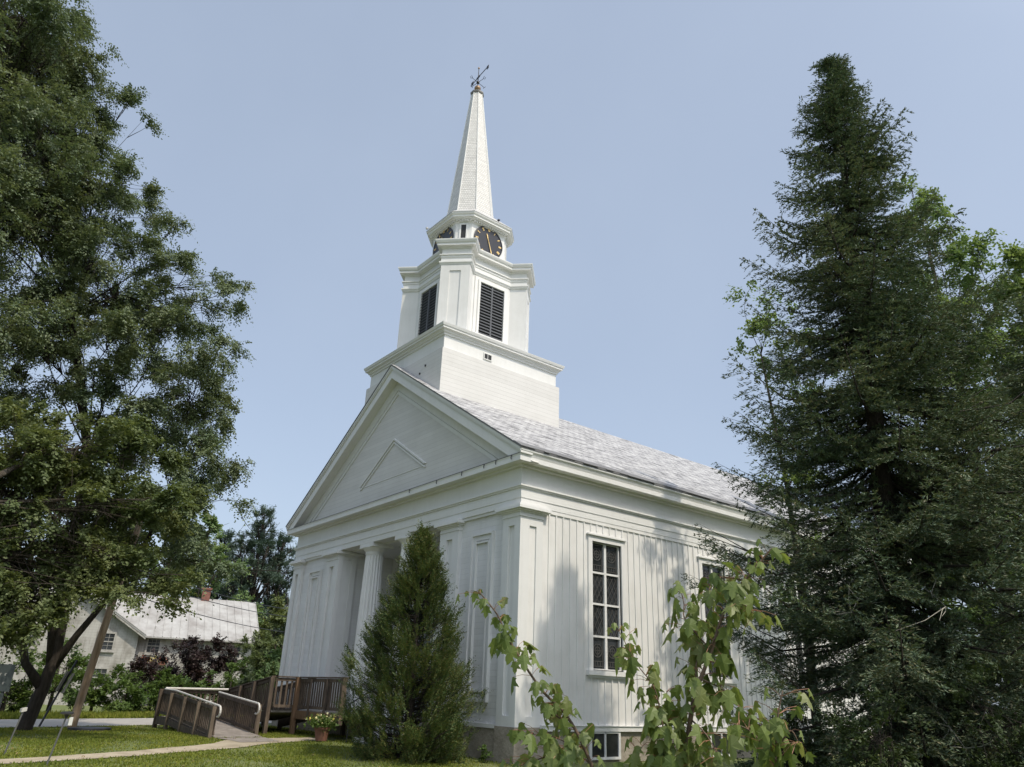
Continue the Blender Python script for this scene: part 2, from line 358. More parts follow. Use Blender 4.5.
# foundation
b = MB(); b.box(-11.96, -.04, .04, CL-.04, -.8, .62); b.box(-.64, .012, -.012, .66, -.8, .672); b.box(-12.012, -11.36, -.012, .66, -.8, .672)
b.box(-3.16, -2.34, -.01, .5, -.8, .66); b.box(-9.54, -8.72, -.01, .5, -.8, .66)
part(b, 'foundation', stone)
# walls
b = MB(); b.box(-11.84, -.16, 2.4, CL-.06, .62, 6.05); wall = part(b, 'wall', white_board)
b = MB(); b.box(-3.10, -.16, .10, 2.4, .62, 5.2); part(b, 'porch_side_wall', white_board)
b = MB(); b.box(-11.84, -8.78, .10, 2.4, .62, 5.2); part(b, 'porch_side_wall', white_board)
# board and batten siding on the two long sides
def siding(side):
    b = MB(); rnd_ = random.Random(5)
    X = 0 if side > 0 else -12
    def bx(a, c, y0, y1, z0, z1): b.box(min(X-side*a, X-side*c), max(X-side*a, X-side*c), y0, y1, z0, z1)
    wins = [2.69, 6.77, 10.85, 14.93]
    y = .05
    for c in wins+[None]:
        e = c-.49 if c else CL-.1
        bx(.159, .035, y, e, .63, 5.183)
        if c: bx(.159, .035, e, c+.49, .63, 1.83); bx(.159, .035, e, c+.49, 4.69, 5.183); y = c+.49
    y = .86
    while y < CL-.7:
        hit = [c for c in wins if abs(y-c) < .68]
        if hit:
            bx(.036, .012, y-.017, y+.017, .69, 1.70); bx(.036, .012, y-.017, y+.017, 4.93, 5.13)
        else: bx(.036, .012, y-.017, y+.017, .69, 5.13)
        y += .212+rnd_.uniform(-.012, .012)
    bx(.034, .008, .66, CL-.64, 5.10, 5.183)
    part(b, 'batten_siding', batten_white)
    b = MB(); bx(.05, -.03, .68, CL-.68, .60, .70); bx(.05, -.05, .68, CL-.68, .70, .715); part(b, 'water_table', white_trim)
siding(1); siding(-1)
# entablature bands on front, back and sides
def ringbox(b, off, z0, z1, x0=WX, x1=0, y0=0, y1=CL, t=.3):
    o = off
    b.box(x0-o, x1+o, y0-o, y0+t, z0, z1); b.box(x0-o, x1+o, y1-t, y1+o, z0, z1)
    b.box(x0-o, x0+t, y0+t, y1-t, z0, z1); b.box(x1-t, x1+o, y0+t, y1-t, z0, z1)
b = MB()
for o, z0, z1 in ((0, 5.185, 5.336), (.014, 5.336, 5.555), (.045, 5.555, 5.59), (.075, 5.59, 5.625), (.0, 5.625, 6.082)): ringbox(b, o, z0, z1)
b.box(WX+.3, -.3, .3, 2.45, 5.185, 5.6)
part(b, 'entablature', white_trim)
b = MB()
ringbox(b, .10, 6.03, 6.082); ringbox(b, .30, 6.082, 6.19)
b.loft([[(WX-.30, -.30, 6.19), (.30, -.30, 6.19), (.30, CL+.30, 6.19), (WX-.30, CL+.30, 6.19)], [(WX-.315, -.315, 6.23), (.315, -.315, 6.23), (.315, CL+.3, 6.23), (WX-.315, CL+.3, 6.23)]])
part(b, 'cornice', white_trim)
for s in (1, -1):   # crown moulding and gutter along the eaves
    X = 0 if s > 0 else -12
    prof = [(.28, 6.231), (.30, 6.231), (.315, 6.27), (.35, 6.30), (.355, 6.335), (.28, 6.335)]
    b = MB(); b.prism([(X+s*a, -.318, z) for a, z in prof][::s], (0, CL+.63, 0)); part(b, 'eaves_gutter', white_trim)
# horizontal cornice flashing on the front, with little snow hooks
b = MB(); b.prism([(WX-.30, -.318, 6.232), (WX-.30, -.318, 6.25), (WX-.3, .02, 6.31), (WX-.3, .02, 6.232)], (12.6, 0, 0)); part(b, 'cornice_flashing', flat('grey_flashing', (.16, .16, .16), .5))
for hx in (-.55, -1.0, -1.9, -3.0, -4.3, .02):
    b = MB(); b.tube([(hx, -.33, 6.24), (hx, -.345, 6.17), (hx, -.335, 6.13)], .011, 5); part(b, 'gutter_hook', iron)
# roof slabs
def zr(x): return 10.385-SL*abs(x+6)
for s in (1, -1):
    b = MB(); xe = -6+s*6.365; n0, n1 = -.36, CL+.36
    L_ = math.hypot(6.365, 6.365*SL)
    def P_(x, y, dz=0): return (x, y, zr(x)+dz)
    top = [P_(-6, n0, .045), P_(-6, n1, .045), P_(xe, n1, .045), P_(xe, n0, .045)]
    bot = [P_(-6, n0), P_(-6, n1), P_(xe, n1), P_(xe, n0)]
    b.add(top, [(0, 1, 2, 3)[::-s]], [[(n0, L_), (n1, L_), (n1, 0), (n0, 0)][::-s]])
    b.add(top+bot, [(0, 3, 7, 4), (3, 2, 6, 7), (2, 1, 5, 6), (4, 7, 6, 5)])
    part(b, 'roof', roof_mat)
    # ragged lower course edges so the eaves line is not dead straight
    b = MB(); rr = random.Random(2+s); y = -.36
    while y < CL+.3:
        wd = rr.uniform(.18, .3); e = rr.uniform(.0, .035)
        xa = xe+s*e; b.prism([(xa, y, zr(xa)+.046), (xe-s*.25, y, zr(xe-s*.25)+.047), (xe-s*.25, y, zr(xe-s*.25)+.06), (xa, y, zr(xa)+.058)], (0, min(wd, CL+.34-y)-.008, 0)); y += wd
    part(b, 'eaves_course', roof_mat)
# gable ends: tympanum, rake
def gable(y, s):   # s=-1 front, 1 back
    def tri(off_, z0, yy, th):   # triangle offset inward from the roof line
        hw = (10.385-off_-z0)/SL
        return [(-6-hw, yy, z0), (-6+hw, yy, z0), (-6, yy, 10.385-off_)], (0, th, 0)
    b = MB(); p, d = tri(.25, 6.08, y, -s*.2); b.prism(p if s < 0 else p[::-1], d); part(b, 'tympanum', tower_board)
    def rake(o0, o1, ya, yb):
        b = MB(); zb = 6.23
        for q in (1, -1):
            def X(o, z): return (10.385-o-z)/SL
            pts = [(-6, ya, 10.385-o0), (-6+q*6.34, ya, zr(-6+q*6.34)-o0), (-6+q*X(o1, max(zb, zr(-6+6.34)-o1)), ya, max(zb, zr(-6+6.34)-o1)), (-6, ya, 10.385-o1)]
            if o1 > .13: pts = [(-6, ya, 10.385-o0), (-6+q*X(o0, zb) if X(o0, zb) < 6.33 else -6+q*6.33, ya, max(zb, zr(.33)-o0)), (-6+q*min(6.33, X(o0, zb)), ya, zb), (-6+q*X(o1, zb), ya, zb), (-6, ya, 10.385-o1)]
            b.prism(pts, (0, yb-ya, 0))
        return b
    part(rake(.002, .07, y+s*.345, y-s*.02), 'rake_crown', white_trim)
    part(rake(.071, .12, y+s*.325, y-s*.02), 'rake_crown', white_trim)
    part(rake(.121, .40, y+s*.295, y-s*.02), 'rake_fascia', white_trim)
    if s < 0:
        # flat border boards round the tympanum, with two shadow lines
        for (oa, ob, pr, z0) in ((.40, .72, .035, 6.31), (.74, .86, .022, 6.36)):
            b = MB()
            for q in (1, -1):
                def X(o, z): return (10.385-o-z)/SL
                b.prism([(-6, y-pr, 10.385-oa), (-6+q*X(oa, z0), y-pr, z0), (-6+q*X(ob, z0), y-pr, z0), (-6, y-pr, 10.385-ob)], (0, pr+.001, 0))
            part(b, 'tympanum_border', white)
        b = MB()
        for q in (1, -1):
            for o, pr in ((0, .05), (.10, .03)):
                b.prism([(-5.95, y-pr, 8.12-o), (-5.95+q*1.85, y-pr, 8.12-o-1.14), (-5.95+q*(1.85-.08), y-pr, 8.12-o-1.14), (-5.95, y-pr, 8.12-o-.055)], (0, pr+.001, 0))
        b.box(-7.72, -4.2, y-.012, y+.001, 6.93, 6.95)
        part(b, 'triangle_moulding', white_trim)
gable(0, -1); gable(CL, 1)
# pilasters
def pilaster(x0, x1, face='front', y0=0, y1=.5, X=0, s=1):
    """raised edge strips, sunk middle panel, stepped capital"""
    b = MB(); z0, z1 = .672, 4.92
    if face == 'front':
        w3 = (x1-x0)
        b.box(x0 if x0 > -12 else x0+.071, x1 if x1 < 0 else -.071, .07, y1, z0, z1)
        b.box(x0, x0+w3*.33, 0, .07, z0, z1); b.box(x1-w3*.33, x1, 0, .07, z0, z1); b.box(x0+w3*.33, x1-w3*.33, 0, .07, 4.74, z1); b.box(x0+w3*.33, x1-w3*.33, 0, .07, z0, z0+.2)
    else:
        def bx(d0, d1, ya, yb, za, zb): b.box(min(X-s*d0, X-s*d1), max(X-s*d0, X-s*d1), ya, yb, za, zb)
        w3 = y1-y0; bx(.07, .2, y0, y1, z0, z1)
        bx(0, .07, y0, y0+w3*.33, z0, z1); bx(0, .07, y1-w3*.33, y1, z0, z1); bx(0, .07, y0+w3*.33, y1-w3*.33, 4.74, z1); bx(0, .07, y0+w3*.33, y1-w3*.33, z0, z0+.2)
    return b
def capital(b, x0, x1, y0, y1):
    for o, z0, z1 in ((.018, 4.922, 4.97), (.005, 4.97, 5.02), (.03, 5.02, 5.05), (.08, 5.05, 5.08), (.14, 5.08, 5.14), (.11, 5.14, 5.183)):
        b.box(x0-o, x1+o, y0-o, y1+o, z0, z1)
for x0, x1 in ((-.62, 0), (-12, -11.38)):
    b = pilaster(x0, x1); X = 0 if x1 == 0 else -12; s = 1 if x1 == 0 else -1
    c = pilaster(0, 0, 'side', .071, .66, X, s); b.add(c.v, c.f)
    p = part(b, 'corner_pilaster', white_trim); b = MB(); capital(b, x0, x1, 0, .66); part(b, 'capital', white_trim, p)
    # rear corner boards
    b = MB(); b.box(min(X, X-s*.2), max(X, X-s*.2), CL-.66, CL, .69, 5.183); part(b, 'corner_pilaster', white_trim)
for x0, x1 in ((-3.14, -2.36), (-9.52, -8.74)):
    b = pilaster(x0, x1, y1=.62); xi, s = (x0, -1) if x0 > -6 else (x1, 1)
    for ya, yb in ((.0, .16), (.45, .62), (.95, 1.12), (1.9, 2.05)): b.box(min(xi, xi+s*.025), max(xi, xi+s*.025), ya, yb, .672, 5.183)
    p = part(b, 'porch_pier', white_trim); b = MB(); capital(b, x0, x1, 0, .62); part(b, 'capital', white_trim, p)
# columns: fluted shaft, echinus, abacus
for cx in (-7.03, -5.04):
    b = MB(); cy = .30; rings = []
    for z in (.70, 1.2, 2.2, 3.4, 4.5, 4.86):
        t = (z-.7)/4.16; r = .315-.06*t+.012*math.sin(t*math.pi); ring = []
        for k in range(80):
            a = k*2*math.pi/80; ph = (k % 4)/4; ring.append((cx+(r-(.0, .018, .026, .018)[k % 4])*math.cos(a), cy+(r-(.0, .018, .026, .018)[k % 4])*math.sin(a), z))
        rings.append(ring)
    b.loft(rings); p = part(b, 'column', white_trim)
    b = MB(); b.lathe((cx, cy), [(4.86, .255), (4.90, .27), (4.905, .255), (4.95, .265), (5.0, .31), (5.05, .36), (5.07, .365)], 28); b.box(cx-.39, cx+.39, cy-.30, cy+.39, 5.07, 5.183); part(b, 'capital', white_trim, p)
    b = MB(); b.lathe((cx, cy), [(.66, .36), (.69, .36), (.70, .33)], 28); part(b, 'column_base', white_trim, p)
# recessed panels of the two outer bays
for x0, x1 in ((-1.86, -1.02), (-10.78, -9.94)):
    b = MB(); z0, z1 = 1.10, 4.74
    def frame(b, x0, x1, z0, z1, t, ya, yb):
        b.box(x0, x0+t, ya, yb, z0, z1); b.box(x1-t, x1, ya, yb, z0, z1); b.box(x0+t, x1-t, ya, yb, z1-t, z1); b.box(x0+t, x1-t, ya, yb, z0, z0+t)
    frame(b, x0, x1, z0, z1, .05, .02, .10); frame(b, x0+.05, x1-.05, z0+.05, z1-.05, .11, .065, .10); frame(b, x0+.16, x1-.16, z0+.2, z1-.2, .035, .035, .10)
    part(b, 'wall_panel', white_trim)
# flush bay band beneath the entablature, sill band
for q in ((-2.36, -.62, .03, .10, 5.12, 5.183), (-11.38, -9.52, .03, .10, 5.12, 5.183), (-2.36, -.62, .01, .10, .62, .70), (-11.38, -9.52, .01, .10, .62, .70)):
    part(MB().box(*q), 'bay_trim', white_trim)
# porch: floor, ceiling, doors, steps
b = MB(); b.box(-8.74, -3.14, -.02, 2.4, .50, .66); part(b, 'porch_floor', wood_grey)
b = MB(); b.box(-8.72, -3.16, .35, 2.4, 5.16, 5.184); part(b, 'porch_ceiling', white_board)
for cx in (-7.4, -4.45):
    b = MB(); b.box(cx-.62, cx+.62, 2.34, 2.398, .66, 3.3); fr = part(b, 'door_frame', white_trim)
    b = MB(); b.box(cx-.48, cx+.48, 2.29, 2.338, .68, 3.1)
    for zz in (.85, 2.0):
        for q in (-.23, .23): b.box(cx+q-.16, cx+q+.16, 2.275, 2.289, zz, zz+.9)
    part(b, 'door', flat('grey_door_paint', (.35, .36, .37), .5), fr)
b = MB()
for k in range(3): b.box(-4.95+.0, -3.2, -.02-.30*(k+1), -.022-.30*k, -.3, .50-.14*k)
part(b, 'front_steps', noisy('granite_steps', [(.3, (.30, .30, .30)), (.7, (.42, .42, .41))], 9, .8))
# side windows
def lattice(b, X, s, y0, y1, z0, z1, kind):
    def bar(ya, za, yb, zb, w=.007):
        d = Vector((0, yb-ya, zb-za)); L = d.length
        if L < .01: return
        d /= L; n = Vector((0, -d.z, d.y)); b.obox((X-s*.112, (ya+yb)/2, (za+zb)/2), (.004, 0, 0), d*L/2, n*w)
    W, H = y1-y0, z1-z0
    if kind == 'diamond':
        st = .135
        for sg in (1, -1):
            k = -H
            while k < W+H:
                # line y = y0+k + sg*t , z = z0+t
                pts = []
                for t in np.linspace(0, H, 24):
                    yy = y0+k+t*.6 if sg > 0 else y0+W-k-t*.6
                    if y0 <= yy <= y1: pts.append((yy, z0+t))
                if len(pts) > 1: bar(*pts[0], *pts[-1], .0055)
                k += st
    else:
        cy, cz, r = (y0+y1)/2, z0+H*(.62 if kind == 'top' else .58), W*.34
        for rr in (r, r*.55):
            q = [(cy+rr*math.cos(a), cz+rr*math.sin(a)) for a in np.linspace(0, 2*math.pi, 17)]
            for a, c in zip(q[:-1], q[1:]): bar(*a, *c, .008)
        for u in (.12, .88): bar(y0+W*u, z0, y0+W*u, z1)
        for v_ in (.08, .24, .94): bar(y0, z0+H*v_, y1, z0+H*v_)
        for u in (.3, .5, .7): bar(y0+W*u, z0+H*.08, y0+W*u, z0+H*.24)
        bar(cy, cz-r, cy, cz+r); bar(cy-r, cz, cy+r, cz)
def side_window(cy, s):
    X = 0 if s > 0 else -12
    y0, y1, z0, z1 = cy-.49, cy+.49, 1.85, 4.69
    def bx(b, a, c, ya, yb, za, zb): b.box(min(X-s*a, X-s*c), max(X-s*a, X-s*c), ya, yb, za, zb)
    b = MB(); bx(b, .158, .12, y0, y1, z0, z1); win = part(b, 'window', pane_mat)
    b = MB()
    t = .13
    bx(b, .13, -.005, y0-t, y0, z0-.02, z1+.0); bx(b, .13, -.005, y1, y1+t, z0-.02, z1+.0); bx(b, .13, -.005, y0-t, y1+t, z1, z1+.13)
    bx(b, .05, -.05, y0-t-.04, y1+t+.04, z1+.13, z1+.165)
    part(b, 'window_frame', white_trim, win)
    b = MB(); bx(b, .10, -.06, y0-t-.06, y1+t+.06, z0-.12, z0-.02); bx(b, .05, -.02, y0-t, y1+t, z0-.17, z0-.12); part(b, 'window_sill', white_trim, win)
    b = MB(); bx(b, .118, .07, cy-.035, cy+.035, z0, z1); bx(b, .118, .07, y0, y0+.04, z0, z1); bx(b, .118, .07, y1-.04, y1, z0, z1)
    H = (z1-z0)/4
    for k in range(5):
        zz = z0+k*H; bx(b, .117, .075, y0, y1, max(z0, zz-.022), min(z1, zz+.022))
    part(b, 'muntin', white_trim, win)
    b = MB()
    for k, kind in enumerate(('bottom', 'diamond', 'diamond', 'top')):
        for ya, yb in ((y0+.04, cy-.035), (cy+.035, y1-.04)): lattice(b, X, s, ya, yb, z0+k*H+.022, z0+(k+1)*H-.022, kind)
    if s > 0 and cy < 12: part(b, 'leading', leading, win)
    # basement window
    b = MB(); bx(b, .03, .02, cy-.55, cy+.27, .10, .58); bw = part(b, 'basement_window', pane_mat)
    b = MB(); ya, yb, za, zb = cy-.55, cy+.27, .10, .60
    for q in ((ya-.06, ya, za-.05, zb), (yb, yb+.06, za-.05, zb), (ya, yb, za-.05, za), (ya, yb, zb-.04, zb), ((ya+yb)/2-.02, (ya+yb)/2+.02, za, zb)):
        bx(b, .035, -.01, *q)
    part(b, 'window_frame', white_trim, bw)
for cy in (2.69, 6.77, 10.85, 14.93):
    side_window(cy, 1); side_window(cy, -1)

# ---- tower
TX, TY = -6.0, 2.258
def sq(h, z, cx=TX, cy=TY): return [(cx-h, cy-h, z), (cx+h, cy-h, z), (cx+h, cy+h, z), (cx-h, cy+h, z)]
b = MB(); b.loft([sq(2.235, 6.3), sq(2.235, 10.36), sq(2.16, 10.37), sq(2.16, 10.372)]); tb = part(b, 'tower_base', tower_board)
b = MB(); b.loft([sq(2.155, 10.3), sq(2.155, 10.80), sq(2.19, 10.81), sq(2.19, 10.86), sq(2.23, 10.88), sq(2.245, 10.93), sq(2.31, 10.955), sq(2.31, 11.01), sq(2.335, 11.02), sq(2.355, 11.08), sq(2.36, 11.10), sq(1.7, 11.13)]); part(b, 'tower_base_cornice', white_trim)
b = MB(); b.box(-3.86, -3.826, 1.54, 1.80, 10.49, 10.65)
vt = part(b, 'vent', dark_mat)
b = MB()
for yy in (1.515, 1.80): b.box(-3.86, -3.815, yy, yy+.025, 10.465, 10.675)
b.box(-3.86, -3.815, 1.54, 1.80, 10.465, 10.49); b.box(-3.86, -3.815, 1.54, 1.80, 10.65, 10.675); b.box(-3.86, -3.82, 1.66, 1.675, 10.49, 10.65)
part(b, 'vent_frame', white_trim, vt)
for yy, zz in ((TY-2.24, 10.02), (TY-2.24, 9.85)):
    b = MB(); x = -4.62 if zz > 10 else -4.9; b.lathe((x, yy), [(zz, .03), (zz+.05, .03)], 8); part(b, 'knot_hole', dark_mat)
# ---- belfry (chamfered square with a pier on each chamfer)
BX, BY = TX, TY-.03; D_, PW, BH = 2.082, .466, 1.42; r2 = math.sqrt(2)
def bpoly(o, z):
    d, wv, h = D_+o, PW+o, BH+o; e = h-r2*wv; P1 = ((d+wv)/r2, (d-wv)/r2); P2 = ((d-wv)/r2, (d+wv)/r2)
    q = [(h, -e), (h, e), P1, P2, (e, h)]
    pts = []
    for k in range(4):
        c, s_ = (1, 0, -1, 0)[k], (0, 1, 0, -1)[k]
        for (x, y) in q[1:]: pts.append((BX+c*x-s_*y, BY+s_*x+c*y, z))
    return pts
b = MB(); b.loft([bpoly(.03, 11.1), bpoly(.03, 11.22), bpoly(0, 11.24), bpoly(0, 13.72)]); bel = part(b, 'belfry', white)
prof = [(.0, 13.70), (.03, 13.71), (.05, 13.76), (.07, 13.78), (.07, 13.83), (.015, 13.85), (.015, 13.97), (.035, 13.98), (.035, 14.05), (.07, 14.06), (.07, 14.09), (.0, 14.10), (.0, 14.30), (.03, 14.31), (.04, 14.35), (.10, 14.36), (.15, 14.37), (.15, 14.45), (.175, 14.46), (.195, 14.50), (.21, 14.54), (.21, 14.57), (-.3, 14.66)]
b = MB(); b.loft([bpoly(o, z) for o, z in prof]); part(b, 'belfry_cornice', white_trim)
def rot(k, x, y): c, s_ = math.cos(k*math.pi/4), math.sin(k*math.pi/4); return (BX+c*x-s_*y, BY+s_*x+c*y)
def obx(b, k, d0, d1, t0, t1, z0, z1):
    """box on a tower face: k eighth-turns, d outward distance, t sideways"""
    q = [rot(k, d0, t0), rot(k, d1, t0), rot(k, d1, t1), rot(k, d0, t1)]
    b.hexa([(*p, z0) for p in q]+[(*p, z1) for p in q])
for k in (1, 3, 5, 7):   # pier strips
    b = MB()
    for t0, t1 in ((-PW, -PW*.38), (PW*.38, PW)): obx(b, k, D_-.002, D_+.03, t0, t1, 11.24, 13.70)
    obx(b, k, D_-.002, D_+.03, -PW*.38, PW*.38, 13.5, 13.70); obx(b, k, D_-.002, D_+.03, -PW*.38, PW*.38, 11.24, 11.4)
    part(b, 'pier_facing', white)
for k in (0, 2, 4, 6):
    b = MB(); obx(b, k, BH-.03, BH+.012, -.48, .48, 11.64, 13.49); lv = part(b, 'louver', dark_mat)
    b = MB()
    n = 17
    for i in range(n):
        z = 11.67+i*(1.80/n)
        for t0, t1 in ((-.47, -.03), (.03, .47)):
            q0 = [rot(k, BH+.012, t0), rot(k, BH+.012, t1)]; q1 = [rot(k, BH+.058, t0), rot(k, BH+.058, t1)]
            b.hexa([(*q0[0], z+.05), (*q1[0], z), (*q1[1], z), (*q0[1], z+.05), (*q0[0], z+.075), (*q1[0], z+.03), (*q1[1], z+.03), (*q0[1], z+.075)])
    part(b, 'louver_slats', louver_mat, lv)
    b = MB(); obx(b, k, BH+.012, BH+.056, -.028, .028, 11.64, 13.49)
    part(b, 'louver_mullion', louver_mat, lv)
    b = MB()
    for t0, t1, za, zb in ((-.56, -.48, 11.5, 13.57), (.48, .56, 11.5, 13.57), (-.48, .48, 13.49, 13.57)): obx(b, k, BH-.01, BH+.075, t0, t1, za, zb)
    for t0, t1, za, zb in ((-.68, -.56, 11.5, 13.66), (.56, .68, 11.5, 13.66), (-.56, .56, 13.57, 13.66)): obx(b, k, BH-.01, BH+.035, t0, t1, za, zb)
    obx(b, k, BH-.01, BH+.1, -.62, .62, 11.56, 11.64)
    part(b, 'louver_frame', white_trim, lv)
# ---- clock stage
CA, CB = 1.08, .69
def cpoly(o, z, A=CA, B=CB):
    a = A+o; bb = B+o*.414
    return [(BX+x, BY+y, z) for x, y in ((a, -bb), (a, bb), (bb, a), (-bb, a), (-a, bb), (-a, -bb), (-bb, -a), (bb, -a))]
b = MB(); b.loft([cpoly(0, 14.6), cpoly(0, 16.0)]); part(b, 'clock_stage', white)
b = MB(); b.loft([cpoly(.01, 15.86), cpoly(.03, 15.90), cpoly(.03, 15.95), cpoly(.15, 15.96), cpoly(.15, 15.985), cpoly(.20, 16.0), cpoly(.20, 16.07), cpoly(.235, 16.09), cpoly(.25, 16.13), cpoly(.25, 16.15)]); part(b, 'clock_stage_cornice', white_trim)
for k in range(8):
    dd, hw = ((CA, CB) if k % 2 == 0 else ((CA+CB)/r2, (CA-CB)/r2)); n = 15 if k % 2 == 0 else 6
    for i in range(n):
        t = -hw+(i+.5)*2*hw/n; b = MB(); obx(b, k, dd+.02, dd+.10, t-.026, t+.026, 15.895, 15.955); part(b, 'dentil', white_trim)
for k in (1, 3, 5, 7):
    dd = (CA+CB)/r2
    b = MB(); obx(b, k, dd-.02, dd+.012, -.085, .085, 14.85, 15.78); lv = part(b, 'slot_window', dark_mat)
    b = MB()
    for t0, t1, za, zb in ((-.14, -.085, 14.7, 15.83), (.085, .14, 14.7, 15.83), (-.085, .085, 15.78, 15.83)): obx(b, k, dd-.01, dd+.035, t0, t1, za, zb)
    part(b, 'window_frame', white_trim, lv)
def clockface(k):
    zc, r = 15.37, .60
    def fp(d, t, z): x, y = rot(k, CA+d, t); return (x, y, zc+z)
    b = MB(); ring = lambda d, rr: [fp(d, rr*math.cos(a), rr*math.sin(a)) for a in np.linspace(0, 2*math.pi, 49)[:-1]]
    b.loft([ring(-.01, r), ring(.035, r), ring(.04, r-.03), ring(.02, r-.035)]); dial = part(b, 'clock_dial', dial_mat)
    def bar(t0, z0, t1, z1, w, d=.026):
        v = Vector((t1-t0, z1-z0)); L = v.length; v /= L; n = Vector((-v.y, v.x))*w; th = .008
        q = [(t0+n.x, z0+n.y), (t0-n.x, z0-n.y), (t1-n.x, z1-n.y), (t1+n.x, z1+n.y)]
        b.hexa([fp(d, *p) for p in q]+[fp(d+th, *p) for p in q])
    NUM = {12: 'XII', 1: 'I', 2: 'II', 3: 'III', 4: 'IIII', 5: 'V', 6: 'VI', 7: 'VII', 8: 'VIII', 9: 'IX', 10: 'X', 11: 'XI'}
    for h, tx in NUM.items():
        b = MB()
        a = math.pi/2-h*math.pi/6; wid = {'I': .022, 'V': .042, 'X': .046}; tot = sum(wid[c] for c in tx); x = -tot/2
        def loc(u, v_):   # u sideways, v_ outward
            rr = .485+v_; return (rr*math.cos(a)+u*math.sin(a), rr*math.sin(a)-u*math.cos(a))
        for c in tx:
            w2 = wid[c]; mid = x+w2/2; H = .055
            if c == 'I': bar(*loc(mid, -H), *loc(mid, H), .0085)
            elif c == 'V': bar(*loc(mid-.014, H), *loc(mid, -H), .009); bar(*loc(mid+.014, H), *loc(mid, -H), .006, .027)
            else: bar(*loc(mid-.017, H), *loc(mid+.017, -H), .009); bar(*loc(mid+.017, H), *loc(mid-.017, -H), .006, .027)
            x += w2
        part(b, 'numeral', gold, dial)
    for nm, ang, L, tail, w in (('minute_hand', 162, .52, .12, .020), ('hour_hand', 343.5, .34, .06, .022)):
        a = math.pi/2-R(ang); b = MB(); dx, dz = math.cos(a), math.sin(a); n = (-dz, dx); d = .045 if nm[0] == 'm' else .037
        q = [(-dx*tail, -dz*tail), (n[0]*w*.5, n[1]*w*.5), (dx*L*.75+n[0]*w, dz*L*.75+n[1]*w), (dx*L, dz*L), (dx*L*.75-n[0]*w, dz*L*.75-n[1]*w), (-n[0]*w*.5, -n[1]*w*.5)]
        b.loft([[fp(d, *p) for p in q], [fp(d+.007, *p) for p in q]])
        part(b, nm, gold, dial)
for k in (0, 2, 4, 6): clockface(k)
# small roof above the clocks, spire
SX, SY = BX-.03, BY-.02
TSX, TSY = SX-.04, SY-.05
def spoly(a, z, cx=SX, cy=SY):
    t = a*.4142; return [(cx+x, cy+y, z) for x, y in ((a, -t), (a, t), (t, a), (-t, a), (-a, t), (-a, -t), (-t, -a), (t, -a))]
b = MB(); b.loft([cpoly(.26, 16.151), cpoly(.26, 16.17), [(p[0], p[1], p[2]) for p in spoly(.79, 16.74)]]); part(b, 'clock_stage_roof', noisy('grey_painted_roof', [(.3, (.36, .36, .36)), (.7, (.48, .48, .47))], 3, .7))
b = MB(); H0, H1 = 16.72, 22.62; A0, A1 = .79, .20
for k in range(8):
    p0, p1 = spoly(A0, H0), spoly(A1, H1, TSX, TSY); j = (k+1) % 8; hw0, hw1 = A0*.4142, A1*.4142
    b.add([p0[k], p0[j], p1[j], p1[k]], [(0, 1, 2, 3)], [[(-hw0+k*2, 0), (hw0+k*2, 0), (hw1+k*2, H1-H0), (-hw1+k*2, H1-H0)]])
b.add(spoly(A1, H1, TSX, TSY), [tuple(range(8))])
part(b, 'spire', spire_mat)
b = MB()
for k in range(8):
    p0, p1 = Vector(spoly(A0+.004, H0)[k]), Vector(spoly(A1+.004, H1, TSX, TSY)[k]); b.tube([p0, p1], [.022, .014], 5)
part(b, 'spire_arris', white_trim)
b = MB(); b.loft([spoly(.20, 22.55, TSX, TSY), spoly(.235, 22.57, TSX, TSY), spoly(.25, 22.62, TSX, TSY), spoly(.25, 22.65, TSX, TSY), spoly(.12, 22.69, TSX, TSY), spoly(.07, 22.76, TSX, TSY), spoly(.06, 22.84, TSX, TSY)]); part(b, 'spire_cap', flat('aged_grey_metal', (.22, .21, .20), .5, metal=.3))
# bracket lamp on the clock stage
b = MB(); p0 = Vector((BX-.72, BY-1.0, 16.32)); p1 = p0+Vector((-.25, -.22, .14)); b.tube([p0, p1], .012, 5)
b.lathe((p1.x, p1.y), [(p1.z-.07, .02), (p1.z-.05, .045), (p1.z, .05), (p1.z+.03, .02)], 10); part(b, 'bracket_lamp', flat('pale_grey_plastic', (.55, .55, .55), .4))
b = MB(); q0 = Vector((BX+CA+.1, BY+.25, 16.25)); b.tube([q0, q0+Vector((.06, .04, .08))], .015, 6); b.box(q0.x+.03, q0.x+.10, q0.y, q0.y+.07, q0.z+.05, q0.z+.10); part(b, 'floodlight', iron)
b = MB(); q0 = Vector((BX+CA-.02, BY+CB+.06, 14.62)); b.tube([q0, q0+Vector((0, 0, .16))], .025, 6); b.box(q0.x-.05, q0.x+.05, q0.y-.05, q0.y+.05, q0.z+.12, q0.z+.22); part(b, 'floodlight', iron)
